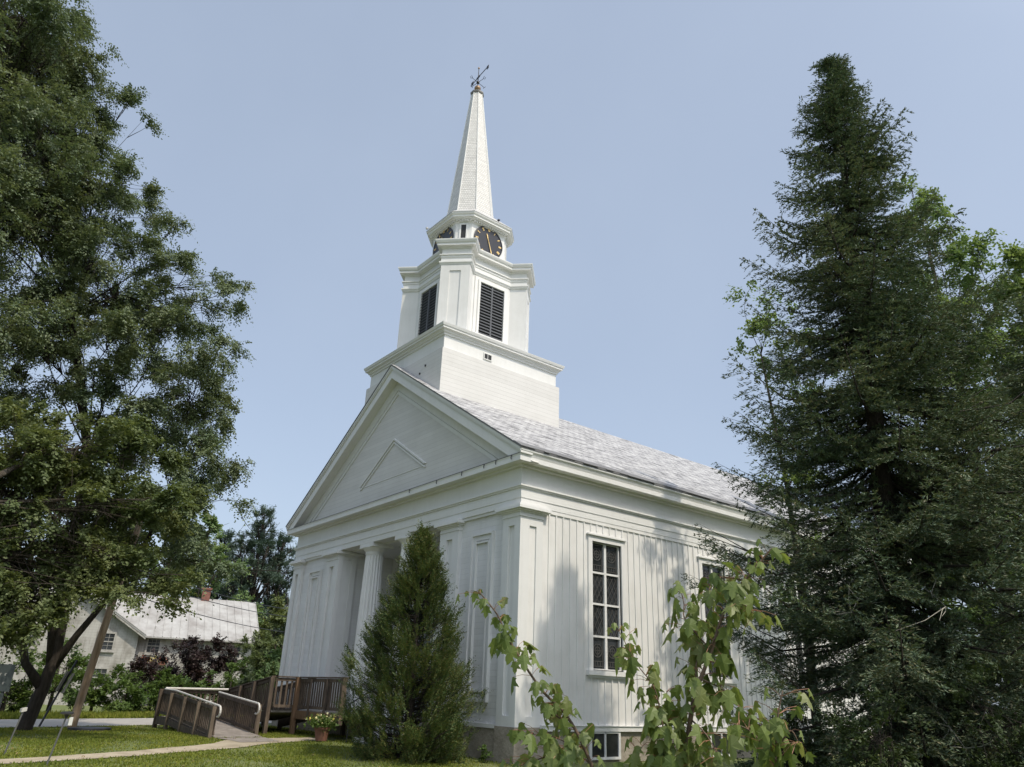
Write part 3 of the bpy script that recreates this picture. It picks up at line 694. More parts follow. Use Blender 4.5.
# weathervane: ball, cross arms, arrow
b = MB(); b.tube([(TSX, TSY, 22.7), (TSX, TSY, 23.2), (TSX, TSY, 23.95)], [.028, .02, .014], 7); vane = part(b, 'weathervane', iron)
b = MB(); b.lathe((TSX, TSY), [(22.93+.125*math.sin(a), max(.004, .125*math.cos(a))) for a in np.linspace(-1.57, 1.57, 11)], 18); part(b, 'copper_ball', copper, vane, smooth=True)
b = MB(); zc = 23.24
for dx, dy in ((1, 0), (0, 1), (-1, 0), (0, -1)):
    c, s_ = math.cos(.15), math.sin(.15); vx, vy = dx*c-dy*s_, dx*s_+dy*c
    b.tube([(TSX, TSY, zc), (TSX+vx*.33, TSY+vy*.33, zc)], .010, 5)
    e = Vector((TSX+vx*.38, TSY+vy*.38, zc)); n = Vector((-vy, vx, 0))
    for q in (-1, 1): b.tube([e-Vector((vx, vy, 0))*.05+n*q*.035-Vector((0, 0, .03)), e+n*q*.035+Vector((0, 0, .05))], .010, 5)
b.lathe((TSX, TSY), [(zc-.06, .02), (zc-.03, .06), (zc+.03, .06), (zc+.06, .02)], 10)
part(b, 'compass_arms', iron, vane)
b = MB(); zc = 23.5; dx, dy = .998, -.05
b.tube([(TSX-dx*.42, TSY-dy*.42, zc-.04), (TSX, TSY, zc), (TSX+dx*.70, TSY+dy*.70, zc+.03)], .016, 6)
for t, h, L in ((-.42, .085, .16), (.66, .08, .13), (.0, .05, .24)): b.obox((TSX+dx*t, TSY+dy*t, zc), (dx*L/2, dy*L/2, 0), (-dy*.006, dx*.006, 0), (0, 0, h))
part(b, 'arrow', iron, vane)
b = MB(); b.lathe((TSX, TSY), [(23.92, .01), (23.95, .035), (23.99, .035), (24.02, .01)], 8); part(b, 'rod_finial', copper, vane)
# ------------------------------------------------------------------ wheelchair ramp
wramp = root('wheelchair_ramp', (-8, -2, .1), 'weathered brown timber wheelchair ramp with landing and pale handrails in front of the church porch', 'ramp')
def rp(b, name, m, parent=wramp, **kw): return b.build(name, m, parent, **kw)
def post(x, y, ztop, m=wood, t=.05, lean=0):
    b = MB(); b.box(x-t, x+t, y-t, y+t, gz(x, y)-.25, ztop); return rp(b, 'post', m)
def deckslab(name, x0, x1, y0, y1, za, zb, th=.05):
    """boards across, rising from za at x0 to zb at x1"""
    b = MB(); n = int(abs(x1-x0)/.14); 
    for i in range(n):
        a, c = x0+(x1-x0)*i/n, x0+(x1-x0)*(i+.94)/n; z1, z2 = za+(zb-za)*i/n, za+(zb-za)*(i+.94)/n
        if a > c: a, c, z1, z2 = c, a, z2, z1
        b.hexa([(a, y0, z1-th), (c, y0, z2-th), (c, y1, z2-th), (a, y1, z1-th), (a, y0, z1), (c, y0, z2), (c, y1, z2), (a, y1, z1)])
    return rp(b, name, wood_grey)
def bal_x(y, x0, x1, zf0, zf1, zt0, zt1, gap=.125, wd=.026, m=wood, cap=True, name='railing'):
    """balustrade running along x with bottom and top rail"""
    b = MB(); n = max(2, int(abs(x1-x0)/gap)); rr = random.Random(int(x0*10))
    lo, hi = min(x0, x1), max(x0, x1)
    def z(f0, f1, x): return f0+(f1-f0)*(x-x0)/(x1-x0)
    for i in range(n+1):
        x = x0+(x1-x0)*i/n; ww = wd*rr.uniform(.85, 1.1)
        b.box(x-ww, x+ww, y-.012, y+.012, z(zf0, zf1, x)+.08, z(zt0, zt1, x)-.03)
    for (f0, f1, t, dy) in ((zt0-.09, zt1-.09, .08, .03), (zf0+.06, zf1+.06, .07, .03)):
        a0, a1 = z(f0, f1, lo), z(f0, f1, hi)
        b.hexa([(lo, y-dy, a0), (hi, y-dy, a1), (hi, y+dy, a1), (lo, y+dy, a0), (lo, y-dy, a0+t), (hi, y-dy, a1+t), (hi, y+dy, a1+t), (lo, y+dy, a0+t)])
    o = rp(b, name, m)
    if cap:
        b = MB(); a0, a1 = z(zt0, zt1, lo), z(zt0, zt1, hi)
        b.hexa([(lo, y-.07, a0), (hi, y-.07, a1), (hi, y+.07, a1), (lo, y+.07, a0), (lo, y-.07, a0+.035), (hi, y-.07, a1+.035), (hi, y+.07, a1+.035), (lo, y+.07, a0+.035)]); rp(b, 'rail_cap', m)
    return o
def bal_y(x, y0, y1, zf, zt, m=wood, gap=.125):
    b = MB(); n = max(2, int((y1-y0)/gap))
    for i in range(n+1):
        y = y0+(y1-y0)*i/n; b.box(x-.012, x+.012, y-.026, y+.026, zf+.08, zt-.03)
    b.box(x-.03, x+.03, y0, y1, zt-.09, zt-.01); b.box(x-.03, x+.03, y0, y1, zf+.06, zf+.13)
    rp(b, 'railing', m); b = MB(); b.box(x-.07, x+.07, y0, y1, zt, zt+.035); rp(b, 'rail_cap', m)
def skirt(y, x0, x1, za, zb, h=.2, m=wood):
    b = MB(); lo, hi = (x0, x1) if x0 < x1 else (x1, x0); z0, z1 = (za, zb) if x0 < x1 else (zb, za)
    b.hexa([(lo, y-.02, z0-h), (hi, y-.02, z1-h), (hi, y+.02, z1-h), (lo, y+.02, z0-h), (lo, y-.02, z0), (hi, y-.02, z1), (hi, y+.02, z1), (lo, y+.02, z0)]); rp(b, 'rim_beam', m)
wood_post = noisy('grey_brown_posts', [(.3, (.09, .07, .052)), (.7, (.17, .135, .10))], 5, .85, stretch=(2, 2, .6))
# landing against the church front
deckslab('landing_deck', -8.05, -5.25, -1.08, -.04, .70, .70)
bal_x(-1.1, -7.8, -5.2, .70, .70, 1.5, 1.5); bal_y(-8.0, -1.70, -1.12, .70, 1.5)
skirt(-1.14, -7.9, -5.2, .70, .70, .2, wood_fresh); skirt(-.06, -8.0, -5.2, .70, .70, .2)
post(-7.84, -1.17, 1.52, wood_fresh, .055); post(-8.1, -1.80, 1.5); post(-8.1, -.10, 1.5); post(-7.0, -.12, .6); post(-5.6, -.12, .6)
b = MB(); b.box(-5.27, -5.17, -1.21, -1.11, .46, 1.5); rp(b, 'post', wood)
for x in (-7.0, -6.1):
    b = MB(); b.box(x-.04, x+.04, -1.19, -1.165, .5, 1.47); rp(b, 'post', wood)
# upper leg, rising towards the landing
deckslab('upper_ramp_deck', -10.2, -8.08, -1.72, -.62, .42, .69)
bal_x(-1.74, -11.3, -8.1, .42, .69, 1.13, 1.5); bal_x(-.60, -11.3, -8.1, .42, .69, 1.13, 1.5)
skirt(-1.78, -10.2, -8.1, .42, .70, .26); skirt(-.56, -10.2, -8.1, .42, .7, .25)
for x, z in ((-10.2, 1.26), (-9.2, 1.38)): post(x, -1.83, z); post(x, -.5, z)
# turning platform
deckslab('platform_deck', -11.3, -10.22, -3.58, -.62, .40, .40)
bal_y(-11.32, -3.58, -.62, .40, 1.10); bal_x(-3.60, -11.3, -10.2, .40, .38, 1.08, 1.04, cap=False)
skirt(-3.66, -11.3, -10.2, .40, .40, .2)
for x, y, z in ((-11.34, -3.66, 1.1), (-11.36, -.55, 1.15), (-11.38, -1.9, 1.12)): post(x, y, z)
# lower leg, ending at the path
deckslab('lower_ramp_deck', -10.2, -6.65, -3.58, -2.42, .39, .13)
bal_x(-3.62, -10.2, -6.68, .36, .10, 1.02, .78, cap=False); bal_x(-2.40, -10.2, -7.3, .36, .14, 1.06, .83, cap=False)
skirt(-3.68, -10.2, -6.7, .39, .13, .15); skirt(-2.36, -10.2, -6.9, .39, .13, .15)
for x in (-6.7, -7.85, -9.0, -10.2): post(x, -3.69, .78+(-6.7-x)*.067, wood_post, .042)
for x in (-7.32, -8.75, -10.1): post(x, -2.34, .83+(-7.3-x)*.075, wood_post, .042)
for yy, x0, x1, z0, z1 in ((-3.60, -11.2, -6.62, 1.10, .80), (-2.42, -10.2, -7.25, 1.09, .86)):
    b = MB(); pts = [(x0, yy, z0), (-10.2, yy, z0-.02), (x1, yy, z1)]
    for a in np.linspace(0, 1.0, 8)[1:]: pts.append((x1+.13*math.sin(a*math.pi), yy, z1-.12+.12*math.cos(a*math.pi)))
    pts.append((x1-.08, yy, z1-.24)); b.tube(pts, .024, 8); rp(b, 'handrail', rail_white)
b = MB(); b.tube([(-11.24, -3.58, 1.12), (-11.24, -1.8, 1.14)], .03, 8); rp(b, 'handrail', rail_white)
# iron stair rail by the porch column
sr = root('stair_handrail', (-5.0, -.9, .1), 'thin dark iron handrail sloping beside the porch steps next to the cedar', 'handrail')
b = MB(); b.tube([(-5.05, -1.05, .92), (-4.98, -.35, 1.35), (-4.96, -.1, 1.42)], .018, 7); b.build('top_rail', iron, sr)
for y, z in ((-1.02, .93), (-.15, 1.41)): b = MB(); b.tube([(-5.03, y, .05), (-5.02, y, z)], .016, 7); b.build('baluster', iron, sr)

# ------------------------------------------------------------------ pot with flowers
px, py = -5.35, -1.52; pz = gz(px, py)+.02
pot = root('flower_pot', (px, py, pz), 'round terracotta pot of white and yellow flowers below the timber landing', 'flower pot')
b = MB(); b.lathe((px, py), [(pz, .13), (pz+.24, .175), (pz+.245, .195), (pz+.30, .20), (pz+.30, .175), (pz+.25, .165)], 24); b.build('pot', terracotta, pot, smooth=False)
rng = np.random.default_rng(4); n = 900
P = rng.normal(size=(n, 3))*np.array([.15, .15, .08])+np.array([px, py, pz+.39]); D = rnd(rng, n)*.07; S = np.cross(D, rnd(rng, n))*.4
leafmesh('foliage', P, D, S, lf_shrub, pot)
n = 90; P = rng.normal(size=(n, 3))*np.array([.17, .17, .05])+np.array([px, py, pz+.47]); D = rnd(rng, n)*.055; S = np.cross(D, rnd(rng, n))*.6
leafmesh('flowers', P, D, S, lf_flower, pot)

# ------------------------------------------------------------------ house across the road
HN = Vector((math.cos(R(166)), math.sin(R(166)), 0)); HE = Vector((.2419, .9703, 0)); HC = Vector((12.692, -10.332, 0))
def hp(u, D, z): p = HC+HN*D+HE*u; return Vector((p.x, p.y, z))
house = root('old_house', tuple(hp(0, 47, 0)), 'old two-storey house with weathered grey clapboards and a pale metal roof across the road', 'house')
def hb(b, name, m, parent=house, **kw): return b.build(name, m, parent, **kw)
def hbox(b, u0, u1, D0, D1, z0, z1):
    q = [hp(u0, D0, 0), hp(u1, D0, 0), hp(u1, D1, 0), hp(u0, D1, 0)]
    b.hexa([(p.x, p.y, z0) for p in q]+[(p.x, p.y, z1) for p in q])
b = MB(); hbox(b, -7.0, 5.5, 47, 55, -.5, 3.72)
b.prism([hp(5.5, 47, 3.72), hp(5.5, 55, 3.72), hp(5.5, 51, 6.0)], hp(-7, 47, 0)-hp(5.5, 47, 0)); hb(b, 'wall', clap_grey)
b = MB(); hbox(b, -7.0, -.4, 45, 47, -.5, 3.6); b.prism([hp(-7.0, 45, 3.6), hp(-.4, 45, 3.6), hp(-3.7, 45, 5.7)], hp(0, 51, 0)-hp(0, 45, 0)); wing = hb(b, 'wing_wall', clap_grey)
def roofslab(b, A, B_, C, D__, th=.08):
    A, B_, C, D__ = map(Vector, (A, B_, C, D__)); up = Vector((0, 0, th)); b.hexa([A, B_, C, D__, A+up, B_+up, C+up, D__+up])
    n = max(2, int((B_-A).length/.42)); nn = (B_-A).cross(D__-A).normalized()*.03
    if nn.z < 0: nn = -nn
    for i in range(n+1):
        t = i/n; p, q = A.lerp(B_, t)+up, D__.lerp(C, t)+up; e = (B_-A).normalized()*.018
        b.hexa([p-e, p+e, q+e, q-e, p-e+nn, p+e+nn, q+e+nn, q-e+nn])
b = MB(); roofslab(b, hp(-7.3, 46.55, 3.47), hp(5.85, 46.55, 3.47), hp(5.75, 51, 6.03), hp(-7.3, 51, 6.03)); rf = hb(b, 'roof', metal_roof)
b = MB(); roofslab(b, hp(-7.3, 51.01, 6.03), hp(5.75, 51.01, 6.03), hp(5.85, 55.4, 3.5), hp(-7.3, 55.4, 3.5)); hb(b, 'roof', metal_roof)
b = MB(); roofslab(b, hp(-.05, 44.6, 3.40), hp(-.05, 50, 3.40), hp(-3.7, 50, 5.72), hp(-3.7, 44.6, 5.72)); hb(b, 'wing_roof', metal_roof)
b = MB(); roofslab(b, hp(-7.35, 44.6, 3.40), hp(-7.35, 50, 3.40), hp(-3.71, 50, 5.72), hp(-3.71, 44.6, 5.72)); hb(b, 'wing_roof', metal_roof)
for q, sg in ((-.05, 1), (-7.35, -1)):
    b = MB(); A, C = hp(q, 44.62, 3.28), hp(-3.7, 44.62, 5.60); up = Vector((0, 0, .13)); dd = HN*.06
    b.hexa([A, C, C+dd, A+dd, A+up, C+up, C+dd+up, A+dd+up]); hb(b, 'bargeboard', clap_grey)
b = MB(); hbox(b, 2.56, 3.02, 50.7, 51.3, 5.8, 6.62); hbox(b, 2.50, 3.08, 50.64, 51.36, 6.62, 6.72); hb(b, 'chimney', brick, rf)
def hwin(u0, u1, z0, z1, D, rows=2, cols=3):
    b = MB(); hbox(b, u0, u1, D-.02, D+.01, z0, z1); w_ = hb(b, 'window', house_glass)
    b = MB(); t = .09
    for q in ((u0-t, u0, z0-t, z1+t), (u1, u1+t, z0-t, z1+t), (u0, u1, z1, z1+t), (u0, u1, z0-t, z0)): hbox(b, q[0], q[1], D-.06, D+.01, q[2], q[3])
    hbox(b, u0, u1, D-.05, D-.01, (z0+z1)/2-.025, (z0+z1)/2+.025)
    for i in range(1, cols):
        u = u0+(u1-u0)*i/cols; hbox(b, u-.007, u+.007, D-.04, D-.012, z0, z1)
    for i in (.25, .75): hbox(b, u0, u1, D-.04, D-.013, z0+(z1-z0)*i-.007, z0+(z1-z0)*i+.007)
    hb(b, 'window_frame', clap_grey, w_)
    b = MB(); hbox(b, u0-.14, u1+.14, D-.12, D+.0, z0-t-.05, z0-t); hb(b, 'window_sill', clap_grey, w_)
hwin(-2.2, -1.5, 2.72, 3.48, 45); hwin(-2.2, -1.5, 1.0, 1.80, 45); hwin(-5.6, -4.9, 2.72, 3.48, 45)
hwin(.12, .70, 2.75, 3.42, 47); hwin(4.34, 4.89, 2.72, 3.30, 47); hwin(2.4, 2.95, 2.72, 3.30, 47)
b = MB(); hbox(b, -.38, 1.5, 45.9, 46.95, 1.75, 1.85); hbox(b, -.38, 1.5, 45.9, 45.96, 1.85, 2.2); hb(b, 'balcony', clap_grey)
for u in (-.1, .35, .8):
    b = MB(); hbox(b, u, u+.34, 45.72, 45.89, 2.12, 2.28); fb = hb(b, 'flower_box', terracotta)
    n = 160; P = rng.normal(size=(n, 3))*np.array([.12, .12, .07])+np.array(hp(u+.17, 45.8, 2.36)); D = rnd(rng, n)*.08; S = np.cross(D, rnd(rng, n))*.5
    leafmesh('flowers', P, D, S, lf_red if u != .35 else lf_flower, fb)

# ------------------------------------------------------------------ pole and wires
qx, qy = -10.85, -5.84; pl = root('utility_pole', (qx, qy, .08), 'bare brown wooden utility pole leaning slightly right on the verge', 'utility pole')
b = MB(); tip = Vector((qx+.12, qy+.62, 6.4)); b.tube([(qx, qy, -.3), (qx+.03, qy+.05, .5), (qx+.06, qy+.3, 3.3), tip], [.115, .105, .095, .085], 12); b.build('shaft', pole_mat, pl, smooth=True)
b = MB(); b.obox((tip.x, tip.y, 6.0), (.05, 0, 0), (0, .9, 0), (0, 0, .05)); ca = b.build('crossarm', pole_mat, pl)
for q in (-.75, -.3, .3, .75): b = MB(); b.lathe((tip.x, tip.y+q), [(6.05, .03), (6.08, .05), (6.14, .045), (6.17, .02)], 8); b.build('insulator', iron, ca)
for k, (z0, z1) in enumerate(((4.25, 5.4), (3.95, 5.05), (3.55, 4.2))):
    b = MB(); A = Vector((qx+.1, qy+.4, z0)); B_ = hp(10, 46, z1); pts = []
    for t in np.linspace(0, 1, 24): p = A.lerp(B_, t); p.z -= .35*4*t*(1-t); pts.append(p)
    b.tube(pts, .013, 5)
    o = b.build('overhead_wire', iron); props(o, ('topmost thin black wire strung across the pale metal house roof', 'middle thin black wire strung across the pale metal house roof', 'lowest thin black wire strung from the pole past the house eaves')[k], 'wire', 'overhead wires')

# ------------------------------------------------------------------ signs and stakes at the left edge
sx, sy = -6.0, -8.15
sg = root('notice_sign', (sx, sy, gz(sx, sy)), 'dark sign board with pale lettering cut off by the left edge', 'sign')
# seen only at its right end
e1 = Vector((.17, .985, 0)); e2 = Vector((.985, -.17, 0))
c0 = Vector((sx, sy-.36, 1.24))
b = MB(); b.obox(c0, e1*.5, e2*.02, (0, 0, .25)); bd = b.build('board', flat('dark_green_sign', (.03, .04, .04), .4), sg)
b = MB()
for row, z in enumerate((.06, -.10)):
    u = -.40
    rr = random.Random(row)
    while u < .38:
        wd = rr.choice((.03, .04, .05)); b.obox(c0+e1*u+e2*.024+Vector((0, 0, z)), e1*wd*.3, e2*.003, (0, 0, .02)); b.obox(c0+e1*(u+.012)+e2*.024+Vector((0, 0, z+.022)), e1*wd*.4, e2*.0028, (0, 0, .005)); u += .085
b.build('lettering', flat('faded_grey_lettering', (.22, .22, .21), .6), bd)
b = MB(); b.obox(c0-Vector((0, 0, .38)), e1*.42, e2*.015, (0, 0, .1)); b.build('lower_board', flat('dark_green_sign_b', (.03, .04, .04), .4), sg)
for q in (-.4, .40): b = MB(); p = c0+e1*q-e2*.03; b.tube([(p.x, p.y, -.2), (p.x, p.y, 1.5)], .03, 8); b.build('post', iron, sg)
rs = root('road_sign', (-11.85, -6.48, .08), 'narrow road sign seen edge-on on a thin leaning dark post beside the tree trunk', 'sign')
b = MB(); A = Vector((-11.85, -6.48, -.2)); B_ = Vector((-11.7, -5.9, 1.75)); b.tube([A, B_], .028, 7); b.build('post', iron, rs)
for q, t in ((-.07, .72), (.09, .70)):
    c = A.lerp(B_, t)+Vector((0, q, 0)); d = (B_-A).normalized(); b = MB(); b.obox(c, d*.26, Vector((-.9, .25, 0))*.22, Vector((.25, .9, 0))*.02); b.build('sign_plate', flat('grey_sign_back', (.24, .23, .21), .5), rs)
def stake(x, y, h, lab, kind):
    z = gz(x, y); r = root('lawn_stake', (x, y, z), lab, 'stake', 'marker stakes on the lawn')
    b = MB(); top = Vector((x+.02, y+.13, z+h)); b.tube([(x, y, z-.1), top], .014, 7); b.build('rod', flat('grey_galvanised_rod', (.10, .10, .095), .5), r)
    b = MB()
    if kind == 'cap': b.obox(top+Vector((0, 0, .03)), (.03, .01, 0), (-.01, .04, .01), (0, 0, .03)); b.build('cap', flat('white_plastic', (.45, .44, .40), .5), r)
    else:
        b.lathe((top.x, top.y), [(top.z-.02, .015), (top.z+.03, .04), (top.z+.05, .10), (top.z+.07, .10), (top.z+.08, .05)], 14); b.build('dish', flat('black_plastic', (.03, .03, .035), .4), r)
        b = MB(); b.obox(top+Vector((.02, .07, -.06)), (.02, 0, 0), (0, .028, 0), (0, 0, .06)); b.build('tag', flat('white_plastic_tag', (.6, .6, .56), .5), r)
stake(-3.80, -8.12, .68, 'thin grey lawn stake with a pale square cap', 'cap')
stake(-2.04, -7.75, .70, 'thin grey lawn stake with a black dish top and small white tag', 'dish')
b = MB(); b.loft([[(-10.05+.42*math.cos(a), -5.55+.50*math.sin(a), .07) for a in np.linspace(0, 6.283, 13)[:-1]], [(-10.05+.42*math.cos(a), -5.55+.50*math.sin(a), .155) for a in np.linspace(0, 6.283, 13)[:-1]], [(-10.05+.36*math.cos(a), -5.55+.43*math.sin(a), .165) for a in np.linspace(0, 6.283, 13)[:-1]]])
o = b.build('utility_cover', iron); props(o, 'flat dark utility cover lying in the grass right of the pole foot', 'cover')
# ------------------------------------------------------------------ vegetation
def sprays(rng, C, A, nt_, nl, L, leaf, w, droop=.35, fan=.6, back=.35, jit=.012, angle=.8):
    """leafy twigs: from every point C, nt_ curved twigs fan out round the axis A; nl leaves sit in two ranks on each"""
    m = len(C)*nt_; P0 = np.repeat(C, nt_, 0); D0 = np.repeat(A, nt_, 0)+rnd(rng, m)*fan; D0 /= np.linalg.norm(D0, axis=1, keepdims=True)
    Lt = L*rng.uniform(.55, 1.25, (m, 1)); P0 = P0-D0*Lt*back+rng.normal(size=(m, 3))*L*.12
    SD = np.cross(D0, rnd(rng, m)*.5+np.array([0, 0, 1.])); SD /= (np.linalg.norm(SD, axis=1, keepdims=True)+1e-9)
    n = m*nl; t = np.tile((np.arange(nl)+.5)/nl, m)[:, None]+rng.normal(size=(n, 1))*.02; P0, D0, SD, Lt = [np.repeat(q, nl, 0) for q in (P0, D0, SD, Lt)]
    dr = droop*rng.uniform(.5, 1.3, (m, 1)); dr = np.repeat(dr, nl, 0); down = np.array([0, 0, -1.])
    P = P0+D0*Lt*t+down*dr*Lt*t*t+rng.normal(size=(n, 3))*jit; T = D0+down*dr*2*t; T /= np.linalg.norm(T, axis=1, keepdims=True)
    sg = np.tile(np.where(np.arange(nl) % 2, 1., -1.), m)[:, None]
    D = T*rng.uniform(.3, .9, (n, 1))+SD*sg*angle+rng.normal(size=(n, 3))*.22+down*droop*.35; D /= np.linalg.norm(D, axis=1, keepdims=True)
    S = np.cross(D, np.cross(T, SD)+rnd(rng, n)*.45); S /= (np.linalg.norm(S, axis=1, keepdims=True)+1e-9)
    return P, D*leaf*rng.uniform(.65, 1.25, (n, 1))*(1-.35*t), S*w*rng.uniform(.75, 1.2, (n, 1))
def crown(name, T, clusters, m, rng, per=40, size=(.14, .05), spread=.3, flat_=.6, droop=.3, parent=None, cen=None, ln=None):
    """crown of leafy twigs growing outwards from the twig ends"""
    nl = 14; ntw_ = max(1, round(per/nl)); A = clusters-cen; A /= (np.linalg.norm(A, axis=1, keepdims=True)+1e-6); A = A*.7+rnd(rng, len(clusters))*.45; A[:, 2] += .08
    P, D, S = sprays(rng, clusters, A, ntw_, nl, ln or spread*2.2, size[0], size[1], droop=droop, jit=size[1]*.5)
    return leafmesh(name, P, D, S, m, parent)
def lobe_points(rng, lobes, dens):
    out = []; cs = []
    for (c, r, *q) in lobes:
        r = np.array(r if hasattr(r, '__len__') else (r, r, r), float); n = max(3, int(dens*(q[0] if q else 1)*(r[0]*r[1]*r[2])**(2/3)))
        ns = max(4, n//7); d = rnd(rng, ns); sub = np.array(c)+d*(rng.uniform(.35, 1.0, (ns, 1))**.6)*r*np.array([1, 1, .95])
        k = rng.integers(0, ns, n); rm = float(r.mean())
        out.append(sub[k]+rng.normal(size=(n, 3))*np.array([.18, .18, .12])*rm)
        cs.append(np.repeat([np.array(c)-np.array([0, 0, rm*.4])], n, 0))
    return np.concatenate(out), np.concatenate(cs)
def branches(b, trunk, lobes, tips, rng, r0=.1, ntw=.25, bend=.15):
    """limbs from the trunk polyline to each lobe, twigs from there to a share of the leaf clumps"""
    tp = [Vector(p) for p in trunk]
    for (c, r, *q) in lobes:
        c = Vector(c); rr = r if not hasattr(r, '__len__') else sum(r)/3
        cand = [p for p in tp if p.z < c.z-.2] or tp[:1]; s = min(cand, key=lambda p: (p-c).length+abs(p.z-(c.z-rr*1.2))*.5)
        mid = s.lerp(c, .5)+Vector(rng.normal(size=3))*bend*(c-s).length*.5; mid.z += .1*(c-s).length
        rl = r0*min(1, .2+rr*.55); b.tube([s, s.lerp(mid, .6)+Vector(rng.normal(size=3))*.03, mid, c], [rl*.8, rl*.55, rl*.42, rl*.18], 6)
        near = [t for t in tips if (Vector(t)-c).length < rr*1.4]
        for t in near[::max(1, int(1/ntw))]:
            t = Vector(t); k = rng.uniform(.2, .95); s2 = mid.lerp(c, k)
            m2 = s2.lerp(t, .5)+Vector(rng.normal(size=3))*.08*(t-s2).length
            b.tube([s2, m2, t], [r0*.22, r0*.12, .006], 4)
def tree(name, loc, trunk, tr, lobes, m, bk, label, seed, dens=60, per=40, size=(.14, .05), spread=.3, group=None, cat='tree', droop=.3, r0=None, ntw=.25, extra=None, flat_=.6, bare=0):
    rng = np.random.default_rng(seed); t = root(name, loc, label, cat, group)
    tips, lc = lobe_points(rng, lobes, dens)
    b = MB(); b.tube(trunk, tr, 12)
    for e in (extra or []): b.tube(e[0], e[1], 9)
    allp = list(trunk)+[p for e in (extra or []) for p in e[0]]
    branches(b, allp, lobes, [tuple(x) for x in tips], rng, r0 or tr[0]*.5, ntw)
    if bare:   # bare twig ends poking out of the crown
        cen = np.mean([np.array(l[0]) for l in lobes], axis=0)
        far = np.argsort(-np.linalg.norm((tips-cen)*np.array([1, 1, .5]), axis=1))[:len(tips)//3]
        for i in rng.choice(far, bare):
            p = tips[i]; d = p-cen; d[2] *= .4; d = d/np.linalg.norm(d)+rng.normal(size=3)*.35; L = rng.uniform(.5, 1.15)
            q1 = p+d*L*.6; q2 = p+d*L+rng.normal(size=3)*.08; b.tube([p, q1, q2], [.012, .008, .003], 4); b.tube([q1, q1+rng.normal(size=3)*.15+d*.15], [.006, .003], 3)
    b.build('trunk', bk, t, smooth=True)
    cen_ = np.empty_like(tips); k0 = 0
    for row in range(len(tips)):
        cen_[row] = lc[row]
    crown('crown', t, tips, m, rng, per, size, spread, flat_, droop, t, cen_)
    return t
def V3(az, D, z): a = R(az); return (12.692+math.cos(a)*D, -10.332+math.sin(a)*D, z)

def conifer(name, x, y, H, prof, m, bk, label, seed, zb=1.0, gap=.26, nper=6, tr=.2, card=(.11, .032), dens=1.0, group=None, lean=(0, 0), dead=0, droop=.25, cat='tree', zg=0, irr=.35):
    rng = np.random.default_rng(seed); t = root(name, (x, y, zg), label, cat, group)
    tb = MB(); tp = [(x+lean[0]*k, y+lean[1]*k, zg-.2+(H-zg)*k) for k in np.linspace(0, 1, 10)]; tb.tube(tp, [tr*(1-.93*k) for k in np.linspace(0, 1, 10)], 10)
    P, D, S = [], [], []; z = zb
    while z < H-.12:
        k = (z-zg)/(H-zg); rad = np.interp(z, [p[0] for p in prof], [p[1] for p in prof])
        for j in range(nper):
            az = rng.uniform(0, 2*math.pi); L = rad*rng.uniform(1-irr, 1.08)*(1.12 if rng.random() < .10 else 1)
            o = np.array([x+lean[0]*k, y+lean[1]*k, z+rng.uniform(-.1, .1)]); h = np.array([math.cos(az), math.sin(az), 0.]); sd = np.array([-h[1], h[0], 0.])
            up = .35*(k-.35)+rng.uniform(-.12, .12); n = max(4, int(L/.09)); curve = rng.uniform(-.2, .2)
            pts = []
            for i in range(n+1):
                u = i/n; pts.append(o+h*L*u+sd*curve*L*u*u*.5+np.array([0, 0, L*(up*u-droop*1.1*math.sin(u*math.pi*.75)+.16*u**3)]))
            if L > .5: tb.tube([tuple(pts[i]) for i in sorted(set([0, n//3, 2*n//3, n]))], [.013*L*q_+.002 for q_ in (1, .7, .35, .0)][:len(set([0, n//3, 2*n//3, n]))], 4)
            st = int(n*(.07 if L > 1 else .02))
            for i in range(st, n+1):
                u = i/n; w_ = L*.34*(1-u)**.7*min(1, (u+.05)*3)+.15
                for sg in (-1, 1):
                    tw = w_*rng.uniform(.5, 1.1); d = h*rng.uniform(.5, 1.0)+sd*sg*rng.uniform(.6, 1.1); d[2] += rng.uniform(-.32, .06); d /= np.linalg.norm(d)
                    nn = max(3, int(tw/.055*dens))
                    s_ = np.linspace(.1, 1, nn)[:, None]
                    base = pts[i]+d*tw*s_+rng.normal(size=(nn, 3))*.012+np.array([0, 0, -.18*tw])*s_*s_
                    dd = d+rng.normal(size=(nn, 3))*.38; dd[:, 2] += rng.uniform(-.2, .2)
                    P.append(base); D.append(dd/np.linalg.norm(dd, axis=1, keepdims=True))
        z += gap*rng.uniform(.7, 1.2)*(1 if k < .8 else .6)
    P = np.concatenate(P); D = np.concatenate(D); n = len(P)
    S = np.cross(D, rnd(rng, n)*.7+np.array([0, 0, 1.])); S /= np.linalg.norm(S, axis=1, keepdims=True)
    tb.build('trunk', bk, t, smooth=True)
    leafmesh('crown', P, D*card[0]*rng.uniform(.7, 1.3, (n, 1)), S*card[1]*rng.uniform(.7, 1.2, (n, 1)), m, t)
    if dead:
        b = MB()
        for i in range(dead):
            az = rng.uniform(math.pi, 1.95*math.pi); z = rng.uniform(zb*.6, 4.6); L = rng.uniform(.8, 1.9); h = np.array([math.cos(az), math.sin(az), 0.])
            o = np.array([x, y, z]); pts = [o+h*L*u+np.array([0, 0, -.35*L*u*u+rng.uniform(-.02, .02)]) for u in np.linspace(0, 1, 6)]
            b.tube([tuple(p) for p in pts], [.022, .017, .013, .01, .007, .004], 4)
            for q in pts[2:]:
                for s_ in range(3):
                    e = q+rng.normal(size=3)*np.array([.25, .25, .2])+h*.1; b.tube([tuple(q), tuple((q+e)/2+rng.normal(size=3)*.03), tuple(e)], [.007, .005, .002], 3)
        b.build('dead_branch', deadwood, t)
    print(name, n)
    return t

